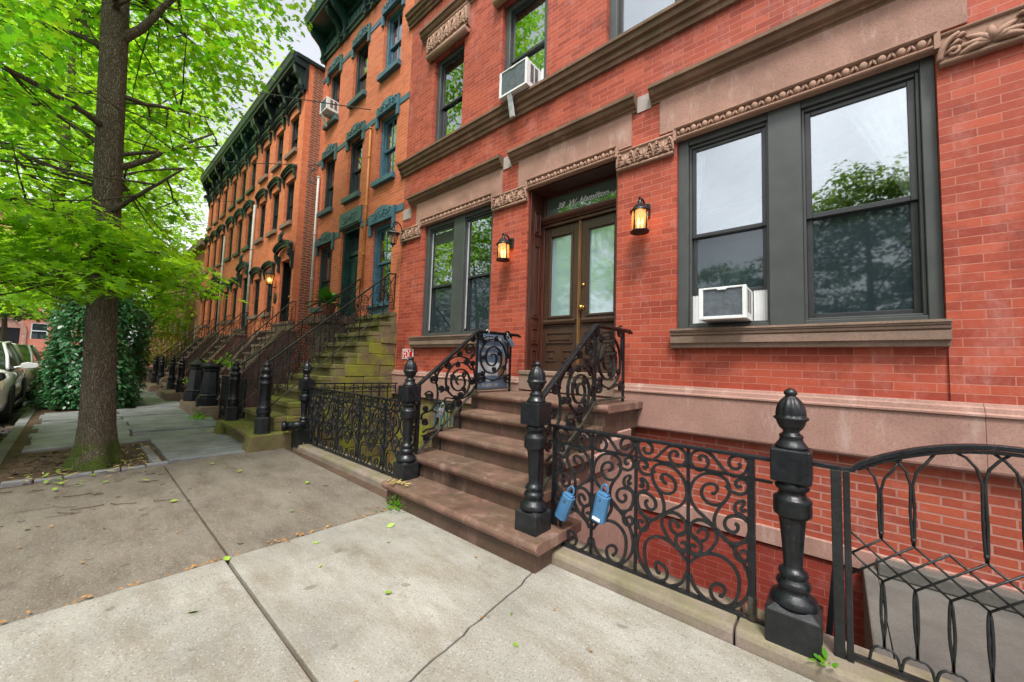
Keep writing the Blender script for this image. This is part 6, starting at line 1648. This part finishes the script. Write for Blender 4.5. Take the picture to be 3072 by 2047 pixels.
def street_tree(label, x, y, h, rad, n, mat, per=20, size=.13, spread=.55, ymax=None, zlo=3.2, trunk=.17, outline=LEAF_B, zmaxwide=9.6, ytop=None, name='street_tree', seed=0):
    rg = np.random.default_rng(100 + seed)
    t = thing(name, label, 'tree', (x, y, 0))
    mb = MB(); limb(mb, (x, y, -.1), (x + rg.normal(0, .3), y + rg.normal(0, .2), h * .92), trunk, .03, rg, .05, 14, 12); mb.build('trunk', M['bark'], t)
    mb = MB(); cs = []
    for i in range(14):
        z0 = zlo + (h - zlo) * .75 * i / 14; a = i * 2.4 + seed; ln = rad * rg.uniform(.6, 1.0)
        p0 = np.array([x, y, z0]); p1 = p0 + np.array([math.cos(a) * ln, math.sin(a) * ln, ln * rg.uniform(.2, .7)])
        if ymax and p1[1] > ymax: p1[1] = ymax
        limb(mb, p0, p1, .05, .012, rg, .12, 8, 5)
    mb.build('branch', M['bark'], t)
    while len(cs) < n:
        z = rg.uniform(zlo, h); f = (z - zlo) / (h - zlo); R_ = rad * min(1, .5 + 1.6 * f) * (1 if f < .55 else max(.15, 1 - ((f - .55) / .45) ** 2 * .85))
        a = rg.uniform(0, 6.283); q = R_ * rg.uniform(.02, 1) ** .55; p = np.array([x + q * math.cos(a), y + q * math.sin(a), z])
        if ymax and p[1] > (ymax if z < zmaxwide else (ytop or ymax + 1.2)): continue
        cs.append(p)
    P, D, U, S = sprays(cs, rg, per, spread, size)
    if ymax: k = P[:, 1] < np.where(P[:, 2] < zmaxwide, ymax + .2, (ytop or ymax + 1.5) + .1); P, D, U, S = P[k], D[k], U[k], S[k]
    leaf_mesh('foliage', M[mat], t, P, D, U, S, outline)
    return t
street_tree('second street oak beyond the shrub, its bright crown filling the sky left of the row', -15.5, -.3, 14.0, 5.2, 760, 'leaf_oak2', 22, .16, .7, 1.7, 4.2, .2, zmaxwide=10.1, ytop=4.4, seed=1)
street_tree('third street oak farther along the kerb, sunlit yellow green', -25.0, .3, 16, 6.0, 900, 'leaf_oak2', 20, .20, .8, 3.5, 3.0, .2, zmaxwide=10.3, ytop=6.6, seed=2)
street_tree('fourth street oak far along the kerb', -33.0, .8, 17, 6.4, 560, 'leaf_oak2', 18, .28, 1.0, 5.0, 3.2, .2, zmaxwide=11, ytop=8.0, seed=3)
street_tree('small yellow green tree in the far front garden beyond the row', -25.0, 2.2, 6.6, 2.3, 330, 'leaf_oak2', 20, .14, .5, None, 2.3, .07, LEAF_C, seed=4)
street_tree('pale street tree before the distant mansion', -42, -3.2, 9, 3.4, 300, 'leaf_far', 16, .32, 1.0, None, 3.6, .2, LEAF_C, seed=6)
# big dark shrub at the kerb
sh = thing('evergreen_shrub', 'big dark glossy evergreen shrub spilling over the kerb behind the oak trunk', 'shrub', (-13.8, .35, 0))
rg = np.random.default_rng(5); mb = MB()
for k in range(12):
    a = k * 2.4; limb(mb, (-13.8 + .15 * math.cos(a), .35 + .15 * math.sin(a), -.05), (-13.8 + rg.uniform(.3, 1.0) * math.cos(a), .35 + rg.uniform(.2, .7) * math.sin(a), rg.uniform(1.4, 2.9)), .03, .008, rg, .12, 7, 5)
mb.build('stem', M['bark'], sh)
P = []; Nn = []
while len(P) < 17000:
    a = rg.uniform(0, 6.283); z = rg.uniform(.03, 3.15)
    f = z / 3.15
    ra = (.95 + .25 * math.sin(3 * a + 5 * f) * .5 + .12 * math.sin(7 * a + 11 * f)) * (1.0 if f < .6 else (1 - ((f - .6) / .41) ** 2.2))
    ry = .86 * ra; rx = 1.12 * ra
    q = rg.uniform(.35, 1) ** .35 * rg.choice([1.0, 1.0, 1.06])
    P.append((-13.8 + rx * q * math.cos(a), .38 + ry * q * math.sin(a), z)); Nn.append((math.cos(a), math.sin(a), .45 + .8 * f))
P = np.array(P); Nn = np.array(Nn) + rg.normal(0, .45, (len(P), 3)); D = np.stack([Nn[:, 0], Nn[:, 1], -np.abs(rg.normal(.55, .3, len(P)))], 1) + rg.normal(0, .5, (len(P), 3))
leaf_mesh('foliage', M['leaf_shrub'], sh, P, D, Nn, .088 * rg.uniform(.6, 1.3, len(P)), LEAF_C, .25, .2)
# rounded golden bush before the far stoop
gb = thing('golden_bush', 'round yellow green bush beyond the last stoop railings', 'shrub', (-24.5, 3.0, .3))
mb = MB()
for k in range(6): limb(mb, (-24.5, 2.9, -.1), (-24.5 + .5 * math.cos(k), 2.9 + .4 * math.sin(k), 1.5), .03, .01, rg, .1, 5, 5)
mb.build('stem', M['bark'], gb)
n = 2600; v = rg.normal(0, 1, (n, 3)); v /= np.linalg.norm(v, axis=1, keepdims=True); P = np.array([-24.5, 2.9, 1.55]) + v * np.array([1.5, 1.05, .78]) * (rg.uniform(.5, 1, n) ** .3)[:, None]
leaf_mesh('foliage', M['leaf_gold'], gb, P, v + rg.normal(0, .5, (n, 3)), v + rg.normal(0, .4, (n, 3)), .11 * rg.uniform(.6, 1.3, n), LEAF_C)
# small plants at the foot of the fences
def clump(label, x, y, z, r_, n, size, mat='leaf_oak2', name='weed_clump', seed=0):
    rg = np.random.default_rng(seed + 40); v = np.abs(rg.normal(0, .5, (n, 3))) * rg.choice([-1, 1], (n, 3)); v[:, 2] = np.abs(v[:, 2]) * .8
    P = np.array([x, y, z]) + v * r_
    o = leaf_mesh(name, M[mat], None, P, v + [0, 0, .4] + rg.normal(0, .3, (n, 3)), np.array([0, 0, 1]) + rg.normal(0, .5, (n, 3)), size * rg.uniform(.6, 1.3, n), LEAF_C)
    return struct(o, 'stuff')
clump('tiny green weed at the foot of the largest post', -.055, 2.19, .07, .03, 14, .04, 'leaf_oak', seed=1)
clump('yellow green vine leaves between the piers and the low gate', -12.8, 2.1, .55, .2, 90, .07, seed=2)
clump('low green weeds at the edge of the flagstones before the piers', -9.8, 1.72, .0, .16, 60, .06, 'leaf_oak', seed=3)
clump('yellow green leaves spilling over the flat-topped pier', -10.6, 2.25, 1.05, .2, 90, .075, seed=4)
clump('green moss tuft at the left foot of the bottom brownstone step', -3.0, 1.96, .0, .10, 160, .022, 'leaf_oak', seed=5)
# park trees across the road: behind the viewer, they stand in the window reflections
pk = MB(); cs = []; rg = np.random.default_rng(77)
for k in range(15):
    x = -34 + k * 4.3 + rg.uniform(-1.2, 1.2); y = -10.5 - rg.uniform(0, 4); h = 12.8 if x > 2.2 else rg.uniform(8.6, 9.8) if x > -1 else (6.8 + rg.uniform(-1, .6) if x > -7 else rg.uniform(11, 14))
    limb(pk, (x, y, -.1), (x + rg.normal(0, .5), y, h * .8), .22, .06, rg, .06, 8, 8)
    for j in range(8):
        a = rg.uniform(0, 6.28); limb(pk, (x, y, h * .3 + h * .05 * j), (x + 2.2 * math.cos(a), y + 2.6 * math.sin(a), h * .45 + h * .06 * j), .045, .012, rg, .1, 5, 5)
    for j in range(230 if x > -1 else 120):
        a = rg.uniform(0, 6.28); z = rg.uniform(.28, 1) * h; q = 3.3 * (1 - abs(z / h - .6) * 1.2) * rg.uniform(.1, 1) ** .5; cs.append((x + q * math.cos(a), y + q * math.sin(a), z))
struct(pk.build('park_trunks', M['bark']), 'stuff')
P, D, U, S = sprays(cs, rg, 80, .85, .17)
struct(leaf_mesh('park_foliage', M['leaf_far'], None, P, D, U, S, LEAF_C), 'stuff')

# ---------------------------------------------------------------- litter
rg = np.random.default_rng(31)
def litter(name, mat, pts, size, outline=LEAF_C, z=.006):
    P = np.array(pts); n = len(P); a = rg.uniform(0, 6.283, n)
    D = np.stack([np.cos(a), np.sin(a), rg.normal(0, .12, n)], 1); U = np.array([0, 0, 1]) + rg.normal(0, .25, (n, 3))
    return struct(leaf_mesh(name, M[mat], None, P, D, U, size * rg.uniform(.5, 1.4, n), outline, -.1, .1), 'stuff')
pts = [(-3.04 + rg.normal(0, .018), y + rg.normal(0, .02), .004) for y in rg.uniform(-.45, 2.0, 130)]
pts += [(rg.uniform(-6.0, -3.1), rg.uniform(-.3, 2.1), .0) for _ in range(60)] + [(rg.uniform(-3, 0), rg.uniform(-.2, 2.1), .01) for _ in range(14)]
litter('leaf_litter', 'litter_o', pts, .021)
pts = []
for cx, cy, r_, k, z in ((-6.3, .55, .25, 60, .01), (-6.15, -.1, .2, 50, .01), (-8.3, 1.62, .16, 50, .015), (-7.5, 1.5, .3, 30, .015), (-6.9, .62, .3, 40, .01), (-3.07, 1.99, .05, 40, .205), (-7.1, .4, .5, 60, -.02), (-7.0, 1.72, .25, 12, .21), (-7.1, 2.0, .15, 10, .21), (-5.6, 2.34, .3, 20, .06)):
    for _ in range(k): pts.append((cx + rg.normal(0, r_), cy + rg.normal(0, r_ * .5), z + rg.uniform(0, .012)))
litter('catkin_litter', 'litter_y', pts, .065, [(0, 0), (.06, .3), (.05, .7), (0, 1), (-.06, .7), (-.05, .3)])
litter('green_litter', 'litter_g', [(-6.1 + rg.normal(0, .3), -.05 + rg.normal(0, .15), .01) for _ in range(26)] + [(rg.uniform(-6, -.5), rg.uniform(-.3, 2.1), .006) for _ in range(22)], .05)
mb = MB()
for k in range(34):
    x, y = (rg.uniform(-6.1, -4.6), rg.uniform(-.4, .75)) if k < 24 else (rg.uniform(-5, -3.2), rg.uniform(-.3, 1.9))
    a = rg.normal(.9, .5); ln = rg.uniform(.03, .22) if k < 24 else rg.uniform(.02, .06); p = [(x + ln * t * math.cos(a + .5 * t), y + ln * t * math.sin(a + .5 * t), -.004 + rg.uniform(0, .006)) for t in (0, .3, .6, 1)]
    mb.tube(p, rg.uniform(.0015, .0035), 4)
struct(mb.build('twig_litter', M['twig']), 'stuff')
P = np.stack([rg.uniform(-13, -5.9, 1500), -.66 + rg.normal(0, .11, 1500), np.full(1500, -.125)], 1)
struct(leaf_mesh('gutter_leaves', M['twig'], None, P, rg.normal(0, 1, (1500, 3)) * [1, 1, .3], np.array([0, 0, 1]) + rg.normal(0, .3, (1500, 3)), .06 * rg.uniform(.5, 1.4, 1500), LEAF_C), 'stuff')
P = np.stack([rg.uniform(-7.85, -6.15, 700), rg.uniform(-.4, .72, 700), np.full(700, -.022)], 1)
struct(leaf_mesh('pit_leaves', M['twig'], None, P, rg.normal(0, 1, (700, 3)) * [1, 1, .2], np.array([0, 0, 1]) + rg.normal(0, .3, (700, 3)), .05 * rg.uniform(.4, 1.4, 700), LEAF_C), 'stuff')

# ---------------------------------------------------------------- sky, sun, camera
w = bpy.data.worlds.new('World'); sc.world = w; w.use_nodes = True; nt = w.node_tree
bg = nt.nodes['Background']; SUN_EL, SUN_AZ = R(60), R(146)
sky = N(nt, 'ShaderNodeTexSky'); sky.sky_type = 'NISHITA'; sky.sun_disc = False; sky.sun_elevation = SUN_EL; sky.sun_rotation = SUN_AZ
sky.air_density = 1.0; sky.dust_density = 3.0; sky.ozone_density = 1.0
hs = N(nt, 'ShaderNodeHueSaturation'); hs.inputs['Saturation'].default_value = .22; L(nt, sky.outputs[0], hs.inputs['Color'])
tc = N(nt, 'ShaderNodeTexCoord'); cl = N(nt, 'ShaderNodeTexNoise'); cl.inputs['Scale'].default_value = 2.2; cl.inputs['Detail'].default_value = 6; L(nt, tc.outputs['Generated'], cl.inputs['Vector'])
cr = ramp(nt, cl.outputs['Fac'], [(.35, .75), (.7, 1.15)])
L(nt, mix(nt, 1.0, hs.outputs[0], cr, 'MULTIPLY'), bg.inputs['Color']); bg.inputs['Strength'].default_value = .14
sun = bpy.data.lights.new('sun', 'SUN'); sun.energy = 1.5; sun.angle = R(12); sun.color = (1, .96, .90)
so = bpy.data.objects.new('sun', sun); col.objects.link(so)
dv = Vector((math.sin(SUN_AZ) * math.cos(SUN_EL), math.cos(SUN_AZ) * math.cos(SUN_EL), math.sin(SUN_EL)))
so.rotation_euler = (-dv).to_track_quat('-Z', 'Y').to_euler()
cam = bpy.data.cameras.new('camera'); cam.sensor_width = 36; cam.lens = 13.2293; cam.clip_start = .02; cam.clip_end = 1000
co = bpy.data.objects.new('camera', cam); col.objects.link(co); sc.camera = co
rt = Vector((.757726, .651784, .03206)); dn = Vector((-.017691, .069627, -.997416)); fw = Vector((-.652333, .755201, .064288))
co.matrix_world = Matrix(((rt.x, -dn.x, -fw.x, 0), (rt.y, -dn.y, -fw.y, 0), (rt.z, -dn.z, -fw.z, 1.31), (0, 0, 0, 1)))
sc.view_settings.view_transform = 'Standard'; sc.view_settings.look = 'None'; sc.view_settings.exposure = 1.36; sc.view_settings.gamma = 1
sc.cycles.use_denoising = True; sc.cycles.max_bounces = 8; sc.cycles.transparent_max_bounces = 16; sc.cycles.sample_clamp_indirect = 6
